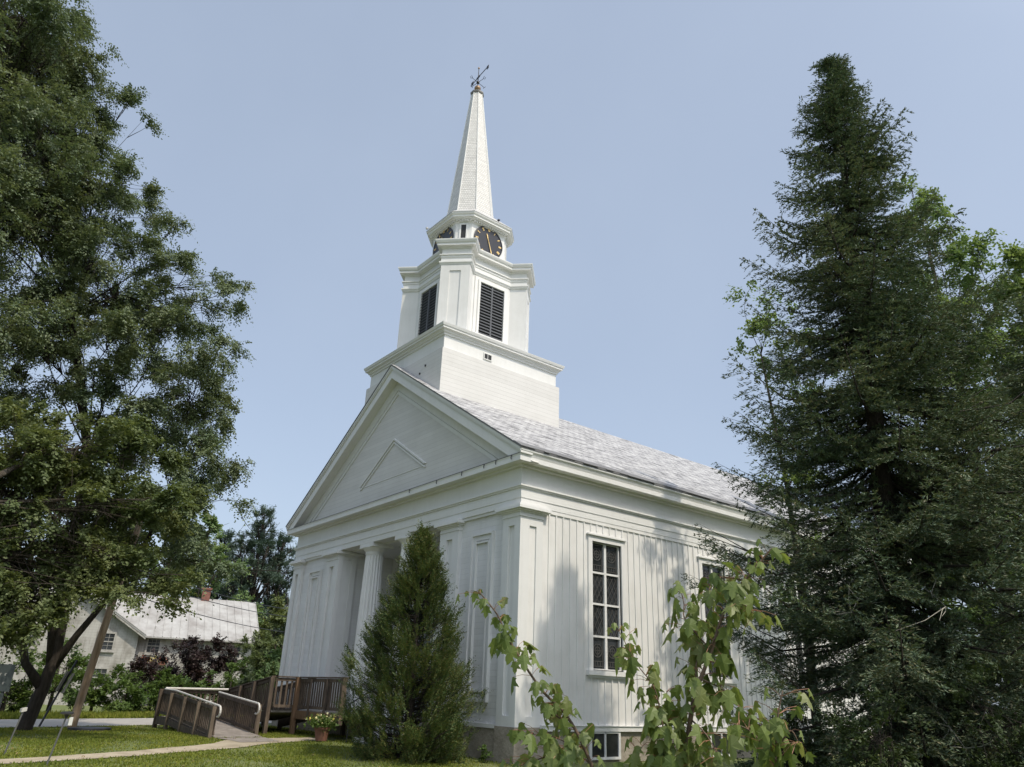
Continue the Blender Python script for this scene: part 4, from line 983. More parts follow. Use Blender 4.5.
# crown lobes (centre, radii) of the trees left and right of the church
LOC = [((-8.16,-11.85,18.4),(1.7,1.7,1.33)),((-10.15,-13.36,19.42),(2.94,2.94,2.29)),((-10.09,-11.03,18.23),(1.6,1.6,1.25)),((-8.49,-12.24,15.52),(2.57,2.57,2.0)),((-9.28,-9.54,17.61),(0.89,0.89,0.69)),((-9.09,-8.65,17.63),(0.55,0.55,0.43)),((-9.65,-8.06,17.85),(0.31,0.31,0.24)),((-10.17,-10.0,16.21),(1.54,1.54,1.2)),((-8.07,-11.12,13.58),(2.12,2.12,1.65)),((-7.83,-8.76,14.53),(0.77,0.77,0.6)),((-10.14,-7.53,15.23),(0.87,0.87,0.68)),((-9.05,-8.75,13.34),(1.71,1.71,1.33)),((-10.09,-10.23,12.87),(2.23,2.23,1.74)),((-7.75,-11.92,11.76),(2.31,2.31,1.8)),((-8.85,-6.78,12.75),(0.99,0.99,0.77)),((-9.43,-5.39,12.52),(1.01,1.01,0.79)),((-7.76,-4.8,11.97),(0.5,0.5,0.39)),((-10.45,-7.31,11.86),(1.6,1.6,1.25)),((-10.47,-8.89,10.64),(1.4,1.4,1.09)),((-7.9,-10.6,9.05),(1.65,1.65,1.29)),((-7.27,-5.33,10.04),(0.78,0.78,0.61)),((-9.04,-6.18,10.08),(1.04,1.04,0.81)),((-9.73,-3.92,11.04),(0.38,0.38,0.3)),((-8.36,-5.31,8.88),(1.08,1.08,0.84)),((-8.14,-6.69,8.28),(0.69,0.69,0.54)),((-8.22,-4.3,8.51),(0.57,0.57,0.44)),((-7.89,-9.92,7.19),(1.06,1.06,0.83)),((-7.76,-4.88,7.08),(1.03,1.03,0.8)),((-8.12,-3.8,7.11),(0.42,0.42,0.33)),((-8.84,-5.88,7.1),(1.13,1.13,0.88)),((-7.63,-4.29,5.79),(0.75,0.75,0.58)),((-7.74,-4.69,4.68),(0.79,0.79,0.62)),((-7.43,-3.81,4.26),(0.47,0.47,0.37)),((-8.89,-6.74,11.28),(1.02,1.02,0.8)),((-8.25,-6.06,10.85),(0.7,0.7,0.55)),((-7.69,-7.63,9.29),(0.94,0.94,0.73)),((-9.67,-4.9,8.12),(0.71,0.71,0.55)),((-9.0,-5.76,8.64),(0.75,0.75,0.58)),((-9.03,-4.77,9.39),(0.65,0.65,0.51)),((-7.8,-5.46,6.14),(0.8,0.8,0.62)),((-9.9,-3.94,8.09),(0.67,0.67,0.52)),((-10.08,-6.58,8.11),(0.78,0.78,0.61)),((-8.08,-8.37,11.88),(0.88,0.88,0.69)),((-8.76,-8.97,10.86),(1.0,1.0,0.78)),((-9.45,-5.48,11.45),(0.74,0.74,0.58)),((-8.95,-3.72,6.71),(0.46,0.46,0.36)),((-9.96,-4.83,5.37),(0.76,0.76,0.59)),((-8.97,-8.18,14.26),(0.57,0.57,0.44)),((-10.29,-11.06,19.59),(1.11,1.11,0.87)),((-9.64,-7.5,8.94),(0.71,0.71,0.55)),((-8.51,-7.37,8.92),(0.57,0.57,0.44)),((-9.53,-8.96,9.35),(0.71,0.71,0.55)),((-10.42,-9.05,8.29),(0.6,0.6,0.47)),((-10.09,-6.9,10.86),(0.81,0.81,0.63)),((-9.32,-10.76,15.59),(1.32,1.32,1.03)),((-9.54,-9.14,16.68),(0.68,0.68,0.53)),((-7.91,-10.83,12.38),(1.47,1.47,1.15)),((-8.53,-9.95,18.15),(0.48,0.48,0.37)),((-10.18,-9.44,16.73),(0.9,0.9,0.7)),((-9.03,-9.31,14.08),(0.95,0.95,0.74)),((-8.32,-9.97,8.34),(0.94,0.94,0.73)),((-9.43,-9.25,7.26),(0.85,0.85,0.66)),((-9.83,-8.35,8.99),(0.65,0.65,0.51)),((-9.8,-9.09,8.3),(0.64,0.64,0.5)),((-8.78,-7.77,8.26),(0.56,0.56,0.44)),((-9.09,-9.12,9.73),(0.76,0.76,0.59)),((-9.32,-9.64,9.2),(0.7,0.7,0.55)),((-10.04,-8.15,10.42),(0.61,0.61,0.48)),((-9.37,-10.5,20.06),(0.51,0.51,0.4)),((-8.99,-10.09,16.86),(0.6,0.6,0.47)),((-8.93,-6.46,14.16),(0.45,0.45,0.35))]
LOW = [((-5.55,-8.36,2.14),(0.54,0.54,0.42)),((-5.52,-7.87,2.37),(0.36,0.36,0.28)),((-6.74,-8.7,1.93),(0.86,0.86,0.67)),((-7.14,-8.0,6.48),(0.87,0.87,0.68)),((-6.24,-6.52,6.87),(0.6,0.6,0.47)),((-6.22,-8.86,6.07),(1.17,1.17,0.91)),((-5.72,-7.76,6.09),(1.0,1.0,0.78)),((-6.1,-6.61,6.07),(0.78,0.78,0.61)),((-7.27,-9.7,5.42),(1.51,1.51,1.18)),((-6.85,-8.67,4.87),(1.36,1.36,1.06)),((-6.32,-7.54,4.75),(1.21,1.21,0.94)),((-6.64,-6.21,4.79),(0.99,0.99,0.77)),((-5.43,-5.72,5.16),(0.66,0.66,0.51)),((-6.37,-8.22,3.57),(1.19,1.19,0.93)),((-6.95,-7.0,3.79),(1.04,1.04,0.81)),((-6.12,-6.12,3.77),(0.72,0.72,0.56)),((-5.74,-5.39,3.42),(0.52,0.52,0.41)),((-5.67,-6.51,3.12),(0.51,0.51,0.4)),((-6.44,-8.38,2.78),(0.9,0.9,0.7)),((-7.02,-7.43,3.08),(0.69,0.69,0.54)),((-5.01,-5.65,2.91),(0.29,0.29,0.23)),((-6.89,-8.95,3.12),(1.45,1.45,1.13)),((-6.66,-6.7,3.13),(0.49,0.49,0.38)),((-7.09,-9.41,2.28),(1.22,1.22,0.95)),((-6.33,-5.77,3.38),(0.39,0.39,0.3))]
MR1 = [((3.11,5.81,11.21),(0.32,0.32,0.25)),((2.8,5.21,11.36),(0.24,0.24,0.19)),((2.62,5.15,9.76),(0.23,0.23,0.18)),((2.91,5.15,10.17),(0.36,0.36,0.28)),((3.53,5.01,10.17),(0.5,0.5,0.39)),((3.25,5.98,9.46),(0.64,0.64,0.5)),((3.59,5.75,7.68),(0.73,0.73,0.57)),((3.48,5.18,6.08),(0.7,0.7,0.55)),((3.73,5.74,4.75),(0.7,0.7,0.55)),((3.25,5.44,3.43),(0.68,0.68,0.53)),((4.51,5.96,9.58),(0.75,0.75,0.58))]
MR2 = [((6.72,10.0,13.17),(0.43,0.43,0.34)),((6.87,10.45,12.58),(0.43,0.43,0.34)),((6.24,10.44,14.1),(0.38,0.38,0.3)),((6.8,10.58,10.59),(0.77,0.77,0.6)),((6.44,10.15,9.14),(0.74,0.74,0.58)),((6.21,9.18,10.32),(0.73,0.73,0.57)),((5.68,9.42,9.3),(0.84,0.84,0.66)),((6.55,9.6,12.44),(0.47,0.47,0.37)),((6.65,10.48,11.51),(0.54,0.54,0.42)),((5.2,10.59,15.07),(0.52,0.52,0.41)),((5.89,10.69,15.1),(0.39,0.39,0.3)),((5.42,10.53,8.41),(0.98,0.98,0.76)),((5.41,10.57,15.86),(0.46,0.46,0.36)),((5.95,9.57,14.19),(0.56,0.56,0.44)),((5.87,10.78,13.59),(0.63,0.63,0.49)),((6.18,10.52,12.19),(0.55,0.55,0.43)),((5.83,9.16,12.44),(0.71,0.71,0.55)),((6.0,9.08,10.96),(0.85,0.85,0.66)),((6.63,9.28,10.21),(0.73,0.73,0.57)),((5.06,10.31,14.3),(0.64,0.64,0.5)),((5.33,9.33,9.24),(1.12,1.12,0.87)),((6.07,9.3,7.93),(1.08,1.08,0.84)),((4.66,9.88,6.79),(1.11,1.11,0.87)),((5.78,9.7,6.03),(1.07,1.07,0.83)),((5.02,8.83,10.65),(0.85,0.85,0.66))]
MR3 = [((8.41,6.96,9.48),(0.59,0.59,0.46)),((7.54,7.49,8.03),(0.64,0.64,0.5)),((7.75,6.81,6.43),(0.69,0.69,0.54)),((6.97,6.78,5.31),(0.69,0.69,0.54)),((8.08,8.02,11.01),(0.37,0.37,0.29)),((7.89,7.44,10.25),(0.36,0.36,0.28)),((8.69,7.37,10.13),(0.91,0.91,0.71)),((8.04,7.52,9.58),(0.66,0.66,0.51)),((7.74,6.5,8.49),(0.52,0.52,0.41)),((8.2,7.38,8.26),(0.98,0.98,0.76)),((7.39,7.23,7.29),(0.87,0.87,0.68)),((7.78,6.86,5.8),(0.92,0.92,0.72)),((7.1,6.48,5.86),(0.68,0.68,0.53)),((6.94,8.09,4.68),(0.97,0.97,0.76)),((6.53,7.13,4.18),(0.83,0.83,0.65)),((7.38,6.78,2.91),(1.11,1.11,0.87)),((6.44,7.3,2.62),(0.92,0.92,0.72))]
# the big fir right of the church
conifer('fir_tree', 6.75, 2.25, 14.5, [(0.4, 2.3), (2.5, 3.05), (4, 3.05), (5, 3.0), (6.2, 2.8), (7.5, 2.3), (8.6, 2.1), (9.6, 1.7), (11, 1.3), (12.5, .9), (13.2, .62), (13.8, .36), (14.3, .2), (14.5, .05)], lf_conifer, bark_dark,
        'tall dark pointed fir tree in front of the church side wall', 11, zb=.35, gap=.26, nper=9, tr=.24, card=(.066, .0115), dens=4.6, lean=(.36, .34), dead=16, irr=.42)
conifer('fir_tree', 8.9, 5.6, 9.2, [(0.4, 2.2), (4, 2.2), (6, 1.8), (8, 1.0), (9.2, .1)], lf_conifer, bark_dark,
        'shorter fir tree with thin brownish branches at the right edge', 12, zb=.8, gap=.28, nper=6, tr=.15, card=(.075, .013), dens=3.0, dead=8, irr=.5)
# broadleaf trees behind the firs
G_ = 'leafy trees behind the firs'
def lobes_col(rng, x, y, z0, z1, rad, n, rl, squash=.8):
    L = []
    for i in range(n):
        z = z0+(z1-z0)*(i+.5)/n; k = (z-z0)/(z1-z0); rr = rad*math.sin(math.pi*min(1, .22+k*.80))**.6; a = rng.uniform(0, 6.283); d = rr*rng.uniform(.3, .9)
        s = rl*rng.uniform(.75, 1.2)*(1-.35*k); L.append(((x+d*math.cos(a), y+d*math.sin(a), z), (s, s, s*squash)))
    L.append(((x, y, z1-rl*.3), (rl*.6, rl*.6, rl*.7)))
    return L
r_ = random.Random(21)
tree('maple_tree', (3.2, 5.6, 0), [(3.2, 5.6, -.2), (3.25, 5.6, 3), (3.2, 5.5, 6), (3.0, 5.3, 9.5)], [.10, .08, .05, .02], MR1, lf_maple_back, bark_dark, 'leafy tree squeezed between the church side wall and the tall fir', 31, dens=55, per=55, size=(.105, .034), spread=.24, group=G_, r0=.04)
tree('maple_tree', (5.9, 9.6, 0), [(5.9, 9.6, -.2), (5.9, 9.6, 4), (5.9, 9.6, 9), (5.8, 9.7, 14)], [.2, .14, .09, .03], MR2, lf_maple_back, bark_dark, 'tall pale green leafy tree showing behind the right flank of the tall fir', 32, dens=60, per=60, size=(.11, .036), spread=.25, group=G_, r0=.05)
tree('maple_tree', (9.0, 7.6, 0), [(9.0, 7.6, -.2), (9.0, 7.6, 4), (9.1, 7.5, 8), (9.2, 7.4, 10)], [.24, .2, .14, .04], MR3, lf_maple_back, bark, 'leafy tree reaching past the right edge of the photo', 33, dens=56, per=60, size=(.105, .034), spread=.25, group=G_, r0=.05)
tree('maple_tree', (12.2, 12.5, 0), [(12.2, 12.5, -.2), (12.2, 12.5, 5), (12.2, 12.5, 10)], [.24, .2, .04], lobes_col(r_, 12.2, 12.5, 1.5, 12, 3, 22, 1.5), lf_maple_back, bark, 'leafy tree farthest right, mostly hidden behind its neighbours', 34, dens=20, per=40, size=(.18, .07), spread=.34, group=G_)
# undergrowth by the fir
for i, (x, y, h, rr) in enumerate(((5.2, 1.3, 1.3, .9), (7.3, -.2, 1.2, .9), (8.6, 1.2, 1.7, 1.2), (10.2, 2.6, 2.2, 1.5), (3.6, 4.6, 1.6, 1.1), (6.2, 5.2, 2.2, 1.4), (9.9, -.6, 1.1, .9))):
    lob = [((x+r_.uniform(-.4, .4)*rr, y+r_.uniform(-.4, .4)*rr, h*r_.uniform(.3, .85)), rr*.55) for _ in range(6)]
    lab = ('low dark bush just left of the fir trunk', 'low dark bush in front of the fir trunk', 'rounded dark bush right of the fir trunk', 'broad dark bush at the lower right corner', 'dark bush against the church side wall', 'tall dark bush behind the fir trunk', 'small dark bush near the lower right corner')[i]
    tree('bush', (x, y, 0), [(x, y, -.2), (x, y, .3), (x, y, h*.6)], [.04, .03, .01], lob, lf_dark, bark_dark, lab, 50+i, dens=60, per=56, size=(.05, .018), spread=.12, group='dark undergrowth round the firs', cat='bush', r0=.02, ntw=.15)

# cedar in front of the church
def cedar():
    x, y, H = -1.35, -1.62, 4.5; rng = np.random.default_rng(8); t = root('cedar_tree', (x, y, 0), 'bushy pointed green cedar standing in front of the porch columns', 'tree')
    prof = [(0, 1.0), (.5, 1.28), (1.2, 1.30), (2.0, 1.14), (2.6, .88), (3.1, .64), (3.7, .40), (4.05, .24), (4.3, .04)]
    b = MB(); b.tube([(x, y, -.2), (x+.02, y, 1.5), (x-.03, y, 3), (x, y, H)], [.11, .08, .05, .01], 8); P, D = [], []
    boughs = []
    for i in range(190):
        z = H*(rng.random()**1.35)*.97; az = rng.uniform(0, 6.283); rad = np.interp(z, [p[0] for p in prof], [p[1] for p in prof])
        boughs.append((z, az, rad*(rng.uniform(.66, 1.08)+(.16 if rng.random() < .12 else 0)), rng.uniform(.10, .2)))
    for i in range(2000):
        if i % 5: zb_, ab_, rb_, sg_ = boughs[rng.integers(len(boughs))]; z = float(np.clip(zb_+rng.normal()*sg_, .03, H)); az = ab_+rng.normal()*sg_/(rb_+.15); L = rb_*rng.uniform(.75, 1.04)
        else: z = H*(rng.random()**1.15)*.985; az = rng.uniform(0, 6.283); L = np.interp(z, [p[0] for p in prof], [p[1] for p in prof])*rng.uniform(.3, .8)
        h = np.array([math.cos(az), math.sin(az), 0.]); o = np.array([x, y, max(.05, z-.35*L)]); e = np.array([x, y, z])+h*L
        if i % 4 == 0: m2 = o*.5+e*.5-np.array([0, 0, .08]); b.tube([tuple(o), tuple(m2), tuple(e)], [.014, .009, .003], 3)
        P.append(e-h*rng.uniform(.0, .25)*(rng.random() < .4)); D.append(h*.7+np.array([0, 0, .75])+rng.normal(size=3)*.2)
    C_ = np.array(P); A_ = np.array(D); A_ /= np.linalg.norm(A_, axis=1, keepdims=True)
    P, D, S = sprays(rng, C_, A_, 5, 22, .30, .042, .0105, droop=-.05, fan=.42, back=.3, jit=.006, angle=.7); P[:, 2] = np.maximum(P[:, 2], .04)
    b.build('trunk', bark_dark, t, smooth=True); leafmesh('crown', P, D, S, lf_cedar, t)
cedar()
tree('weed_plant', (-.45, -.35, 0), [(-.45, -.35, -.1), (-.45, -.35, .1), (-.45, -.35, .3)], [.01, .01, .005], [((-.45, -.35, .14), (.3, .2, .16)), ((-.75, -.3, .12), (.25, .15, .14))], lf_shrub, bark_dark, 'low leafy weeds at the foot of the church corner', 77, dens=90, per=30, size=(.06, .03), spread=.07, cat='plant', r0=.008)

# big trees on the left
rL = random.Random(5)
tx, ty = -10.05, -7.02
def LB(az, D, z, r, q=1): p = V3(az, D, z); return (p, r, q)
tree('locust_tree', (tx, ty, 0), [(tx, ty, -.2), (tx-.01, ty+.05, .2), (tx+.02, ty+.22, 1.1), (tx+.03, ty+.3, 1.8), (tx-.1, ty+.2, 4), (tx-.2, ty-.1, 7), (tx-.4, ty-1.4, 11), (tx-.4, ty-3.0, 15), (tx-.4, ty-4.6, 19)], [.25, .17, .15, .135, .13, .12, .10, .08, .05],
     LOC, lf_locust, bark_dark, 'huge feathery green tree filling the upper left with a forked dark trunk', 41, dens=72, per=84, size=(.10, .023), spread=.27, flat_=.8, droop=.5, r0=.055, ntw=.18, bare=90,
     extra=[([(tx+.02, ty+.2, 1.0), (tx-.05, ty-.3, 1.6), (tx-.05, ty-.6, 2.4), (tx-.1, ty-.8, 4.2), (tx-.3, ty-1.2, 6.5)], [.12, .095, .08, .07, .05]), ([(tx+.03, ty+.3, 1.5), (tx+.1, ty+.65, 2.3), (tx+.3, ty+1.1, 3.2), (tx+.5, ty+1.7, 4.8), (tx+.7, ty+2.3, 6.8)], [.11, .085, .07, .055, .035]), ([(tx+.02, ty+.28, 1.5), (tx, ty+.05, 2.6), (tx+.1, ty+.0, 3.8), (tx+.3, ty+.1, 6)], [.13, .10, .09, .06])])
sx_, sy_ = V3(182.5, 18.5, 0)[:2]
tree('maple_tree', (sx_, sy_, 0), [(sx_, sy_, -.2), (sx_, sy_, 1.8), (sx_+.1, sy_+.3, 3.2), (sx_+.1, sy_+1.2, 4.4), (sx_, sy_+2.2, 5.4)], [.22, .18, .15, .1, .05], LOW, lf_maple_big, bark, 'lighter green leafy tree with low spreading boughs below the huge feathery one', 42, dens=80, per=84, size=(.10, .030), spread=.22, flat_=.75, droop=.4, r0=.045, ntw=.15)

# trees and shrubs across the road
def shrub(az, D, h, rr, m, lab, seed, name='shrub', n=7, cat='shrub', size=(.11, .035), dens=46, group='shrubs in front of the old house', z0=0):
    x, y, _ = V3(az, D, 0); q = random.Random(seed)
    lob = [((x+q.uniform(-.6, .6)*rr, y+q.uniform(-.6, .6)*rr, max(rr*.35, z0+h*q.uniform(.2, .86))), (rr*.5, rr*.5, rr*.45)) for _ in range(n)]
    tree(name, (x, y, 0), [(x, y, -.2), (x, y, h*.3), (x, y, h*.75)], [.06+.02*h, .05, .02], lob, m, bark_dark, lab, seed, dens=dens, per=56, size=size, spread=.2, group=group, cat=cat, r0=.03, ntw=.1)
shrub(162.6, 38.5, 3.55, 1.75, lf_purple, 'dark purple leaved shrub in front of the old house', 61, 'purple_shrub', 14, group=None, dens=44)
shrub(165.0, 38, 2.5, 1.3, lf_purple, 'smaller purple leaved shrub at the left of the bigger purple one', 62, 'purple_shrub', 8, group=None, dens=40)
for i, (az, D, h, rr, lab) in enumerate(((175.4, 33, 2.3, 1.4, 'bright green bush at the left edge beyond the road'), (173.0, 33, 2.0, 1.3, 'bright green bush left of the forked trunk'), (170.6, 34, 2.7, 1.3, 'tall green bush between the forked trunk and the pole'), (168.3, 35, 1.45, 1.1, 'low green bush just right of the utility pole'),
        (166.5, 35, 1.6, 1.2, 'green bush below the gable window'), (164.6, 35.5, 1.6, 1.2, 'green bush below the balcony'), (160.3, 37, 2.2, 1.1, 'light green bush right of the purple shrub'), (178.2, 32, 3.2, 1.6, 'green bush beyond the left edge of the lawn'), (162.6, 34.5, 1.2, 1.1, 'low green bush behind the ramp platform'))):
    shrub(az, D, h, rr, lf_shrub, lab, 70+i, n=8)
shrub(158.4, 40, 4.0, 1.5, lf_maple_big, 'small bright green tree at the right end of the old house', 80, 'small_tree', 12, 'tree', group=None)
shrub(156.9, 39, 3.3, 1.5, lf_maple_back, 'small green tree tucked beside the church front corner', 81, 'small_tree', 12, 'tree', group=None)
shrub(158.0, 36, 1.7, 1.4, lf_locust, 'dark low bush behind the ramp railing', 82, n=7)
# background woods beyond the house, tree by tree
bgl = [('broad leafy tree behind the house chimney', 163.4, 60, 12.5, 3.2), ('leafy tree left of the chimney behind the metal roof', 165.6, 62, 15, 3.6), ('leafy tree behind the middle of the metal roof', 168.2, 60, 14, 4.2), ('leafy tree behind the house gable', 170.5, 60, 14, 4.4), ('leafy tree behind the left end of the old house', 174.5, 58, 14, 4.6), ('leafy tree at the far left beyond the house', 179, 56, 14, 5), ('rounded leafy tree right of the house roof end', 160.2, 56, 6.2, 2.6), ('leafy tree low behind the church front corner', 157.2, 58, 7, 2.8), ('leafy tree hidden behind the church nave', 152.0, 60, 10, 4)]
for i, (lab, az, D, h, rr) in enumerate(bgl):
    x, y, _ = V3(az, D, 0); q = random.Random(90+i)
    tree('leafy_tree', (x, y, 0), [(x, y, -.3), (x, y, h*.35), (x, y, h*.8)], [.35, .28, .08], lobes_col(q, x, y, h*.14, h, rr, 15, rr*.48), (lf_maple_back, lf_maple_big)[i % 2], bark, lab, 100+i, dens=16, per=60, size=(.24, .075), spread=.42, group='leafy trees beyond the old house', ntw=.1)
for i, (lab, az, D, h, rr) in enumerate((('shady tree far behind the tall fir, left of its trunk', 113.5, 40, 9, 3.6), ('shady tree far behind the tall fir, right of its trunk', 108.5, 38, 9.5, 3.8), ('shady tree far back at the right edge', 103.5, 36, 9, 3.8))):
    x, y, _ = V3(az, D, 0); q = random.Random(140+i)
    tree('leafy_tree', (x, y, 0), [(x, y, -.3), (x, y, h*.35), (x, y, h*.8)], [.3, .22, .06], lobes_col(q, x, y, .8, h, rr, 16, rr*.5), lf_maple_back, bark_dark, lab, 150+i, dens=12, per=56, size=(.24, .085), spread=.42, group='shady trees far behind the firs', ntw=.1)
def pine(az, D, H, rr, lab, seed, bare=.25):
    x, y, _ = V3(az, D, 0); q = random.Random(seed); L = []
    z = H*bare
    while z < H-.3:
        k = (z-H*bare)/(H*(1-bare)); R_ = rr*(math.sin(math.pi*(.30+.66*k))**.8)
        for _ in range(4): a = q.uniform(0, 6.283); d = R_*q.uniform(.35, .9); L.append(((x+d*math.cos(a), y+d*math.sin(a), z+q.uniform(-.2, .3)+.12*d), (R_*.40+.3, R_*.40+.3, .30)))
        z += H*.055
    L.append(((x, y, H-.3), (.7, .7, .4)))
    tree('pine_tree', (x, y, 0), [(x, y, -.3), (x, y, H*.4), (x, y, H*.8), (x, y, H-.4)], [.4, .3, .15, .04], L, lf_pine, bark_dark, lab, seed, dens=26, per=55, size=(.22, .035), spread=.30, flat_=.3, droop=-.2, group='tall pines beyond the old house', ntw=.15)
pine(159.9, 72, 16.2, 3.0, 'tallest dark pine rising left of the church gable', 121)
pine(158.3, 74, 14.4, 2.6, 'dark pine whose top meets the church gable corner', 122)
pine(162.3, 76, 14.5, 2.6, 'thinner dark pine left of the tallest one', 123)

# ------------------------------------------------------------------ grass
def grass():
    rng = np.random.default_rng(2); n = 190000
    x = rng.uniform(-14, .2, n); y = rng.uniform(-12.5, -.02, n)
    # keep what lies inside the view wedge, off the road, path and ramp
    az = np.degrees(np.arctan2(y+10.332, x-12.692)) % 360
    near = np.interp(y, [p[1] for p in PN], [p[0] for p in PN]); far = np.interp(y, [p[1] for p in PF], [p[0] for p in PF])
    nr = np.interp(y, [p[1] for p in sorted(PN, key=lambda q: q[1])], [p[0] for p in sorted(PN, key=lambda q: q[1])]); fr = np.interp(y, [p[1] for p in sorted(PF, key=lambda q: q[1])], [p[0] for p in sorted(PF, key=lambda q: q[1])])
    ok = (az > 138) & (az < 182) & ~((x < nr) & (x > fr)) & (x > -12.5-.3*(y+3.3)) & ~((x > -6.6) & (x < -5.3) & (y > -3.62) & (y < -2.4))
    x, y = x[ok], y[ok]; dens_ = (np.sin(x*1.7+np.sin(y*2.1)*1.3)+np.sin(y*2.7+x*.9)+rng.normal(size=len(x))*1.2) > -.9
    x, y = x[dens_], y[dens_]; n = len(x); z = np.array([gz(a, c) for a, c in zip(x, y)])
    D = rng.normal(size=(n, 3))*np.array([.5, .5, 0])+np.array([0, 0, 1.]); D /= np.linalg.norm(D, axis=1, keepdims=True); L = rng.uniform(.02, .06, (n, 1))
    S = np.cross(D, rnd(rng, n)); S /= np.linalg.norm(S, axis=1, keepdims=True)
    leafmesh('lawn_grass', np.stack([x, y, z-.004], 1), D*L, S*rng.uniform(.006, .012, (n, 1)), lf_grass, None, label='short mown grass of the church lawn', cat='grass', kind='stuff')
    # taller verge beyond the road
    n = 30000; y = rng.uniform(-16, 8, n); x = -12.56-.3*(y+3.3)-4.4-rng.gamma(1.6, .8, n); z = np.array([gz(a, c) for a, c in zip(x, y)])
    D = rng.normal(size=(n, 3))*np.array([.4, .4, 0])+np.array([0, 0, 1.]); D /= np.linalg.norm(D, axis=1, keepdims=True); L = rng.uniform(.06, .22, (n, 1))*(1-.6*(np.sin(x*.7+y*.4)[:, None] > .2))
    S = np.cross(D, rnd(rng, n)); S /= np.linalg.norm(S, axis=1, keepdims=True)
    leafmesh('verge_grass', np.stack([x, y, z-.004], 1), D*L, S*rng.uniform(.012, .025, (n, 1)), lf_grass, None, label='longer grass on the verge beyond the road', cat='grass', kind='stuff')
grass()

rng = np.random.default_rng(77); n = 420; x = rng.uniform(-12, 0, n); y = rng.uniform(-9, -1.5, n); z = np.array([gz(a, q) for a, q in zip(x, y)])+.018
D = rng.normal(size=(n, 3))*np.array([1, 1, .25]); D /= np.linalg.norm(D, axis=1, keepdims=True); S = np.cross(D, np.array([0, 0, 1.])+rnd(rng, n)*.3)
leafmesh('fallen_leaves', np.stack([x, y, z], 1), D*rng.uniform(.03, .07, (n, 1)), S*.018, noisy('dry_leaf_litter', [(.3, (.10, .06, .03)), (.7, (.26, .19, .09))], 3, .9), None, label='scattered dry fallen leaves on lawn and path', cat='leaf litter', kind='stuff')
# ------------------------------------------------------------------ maple saplings near the camera
def maple_leaf(b, base, d, n, s):
    """three-lobed leaf: base point, direction, face normal, size"""
    d = d.normalized(); n = (n-d*n.dot(d)).normalized(); t = n.cross(d)
    out = [(0, 0), (.10, -.03), (.24, .04), (.37, .05), (.31, .17), (.38, .30), (.47, .38), (.58, .55), (.42, .50), (.31, .52), (.21, .50), (.23, .64), (.18, .78), (.08, .86), (0, 1.0)]
    fold = .26; curl = .45
    def P(u, v): return base+(t*u*.88+d*v)*s-n*s*(fold*abs(u)*1.4+curl*v*v*.5+.25*max(0, abs(u)-.3))
    k = len(out)-2; vs = [P(0, 0), P(0, .38), P(0, 1.0)]+[P(u, v) for u, v in out[1:-1]]+[P(-u, v) for u, v in out[1:-1]]
    R_ = [0]+list(range(3, 3+k))+[2]; L_ = [0]+list(range(3+k, 3+2*k))+[2]
    b.add(vs, [(1, a, c_) for a, c_ in zip(R_[:-1], R_[1:])]+[(1, c_, a) for a, c_ in zip(L_[:-1], L_[1:])])
def sapling(lab, stem, radii, sides, seed, leaf=.105, step=.10, gr='maple saplings near the camera'):
    """stem and side shoots are polylines; leaves hang from pairs of thin leaf stalks"""
    q = random.Random(seed); loc = stem[0]; t = root('maple_sapling', loc, lab, 'sapling', gr)
    b = MB(); lv = MB(); st = MB()
    def smooth(pts, n=6):
        pts = [Vector(p) for p in pts]; out = []
        for i in range(len(pts)-1):
            p0, p1, p2, p3 = pts[max(0, i-1)], pts[i], pts[i+1], pts[min(len(pts)-1, i+2)]
            for k in range(n):
                u = k/n; out.append(.5*((2*p1)+(p2-p0)*u+(2*p0-5*p1+4*p2-p3)*u*u+(3*p1-p0-3*p2+p3)*u**3))
        return out+[pts[-1]]
    def dress(pts, leaf, start, step):
        acc = 0; tot = sum((c-a).length for a, c in zip(pts[:-1], pts[1:])); run = 0; nx = start*tot
        for a, c in zip(pts[:-1], pts[1:]):
            L = (c-a).length
            while nx < run+L and L > 0:
                p = a.lerp(c, (nx-run)/L); u = nx/tot
                for sg in range(4):
                    if q.random() < .1: continue
                    ang = q.uniform(0, math.pi*2); axis = (c-a).normalized(); side = Vector((math.cos(ang), math.sin(ang), q.uniform(-.1, .5))); side = (side-axis*side.dot(axis)*.6).normalized()
                    pl_ = leaf*q.uniform(.45, 1.25); e = p+side*pl_*.8+axis*pl_*.35+Vector((0, 0, -.1*pl_))
                    st.tube([p, p.lerp(e, .5)+Vector((0, 0, .008)), e], [.0014, .0011, .001], 3)
                    d = side*q.uniform(.1, .7)+Vector((0, 0, -q.uniform(.35, 1.4)))+Vector((q.uniform(-.3, .3), q.uniform(-.3, .3), 0)); nn = side*q.uniform(.3, 1)+Vector((q.uniform(-.5, .5), q.uniform(-.5, .5), q.uniform(.3, 1)))
                    maple_leaf(lv, e, d, nn, leaf*q.uniform(.45, .98)*(1 if u < .9 else .7))
                nx += step*.56*q.uniform(.7, 1.25)
            run += L
    pts = smooth(stem); b.tube(pts, [radii[0]+(radii[1]-radii[0])*i/(len(pts)-1) for i in range(len(pts))], 7); dress(pts, leaf, .30, step)
    for sdp in sides:
        p = smooth(sdp); b.tube(p, [.0045-.003*i/(len(p)-1) for i in range(len(p))], 5); dress(p, leaf*.95, .18, step*.9)
    b.build('stem', noisy('sapling_bark', [(.3, (.07, .05, .035)), (.7, (.16, .11, .08))], 12, .8), t, smooth=True)
    st.build('leaf_stalks', flat('reddish_stalk', (.28, .13, .07), .6), t, kind='stuff')
    lv.build('leaves', lf_sap, t, kind='stuff')
CAMP = Vector((12.692, -10.332, 1.246))
def shift(P, dx, dy): n = len(P)-1; return [(x+dx*i/n, y+dy*i/n, z) for i, (x, y, z) in enumerate(P)]
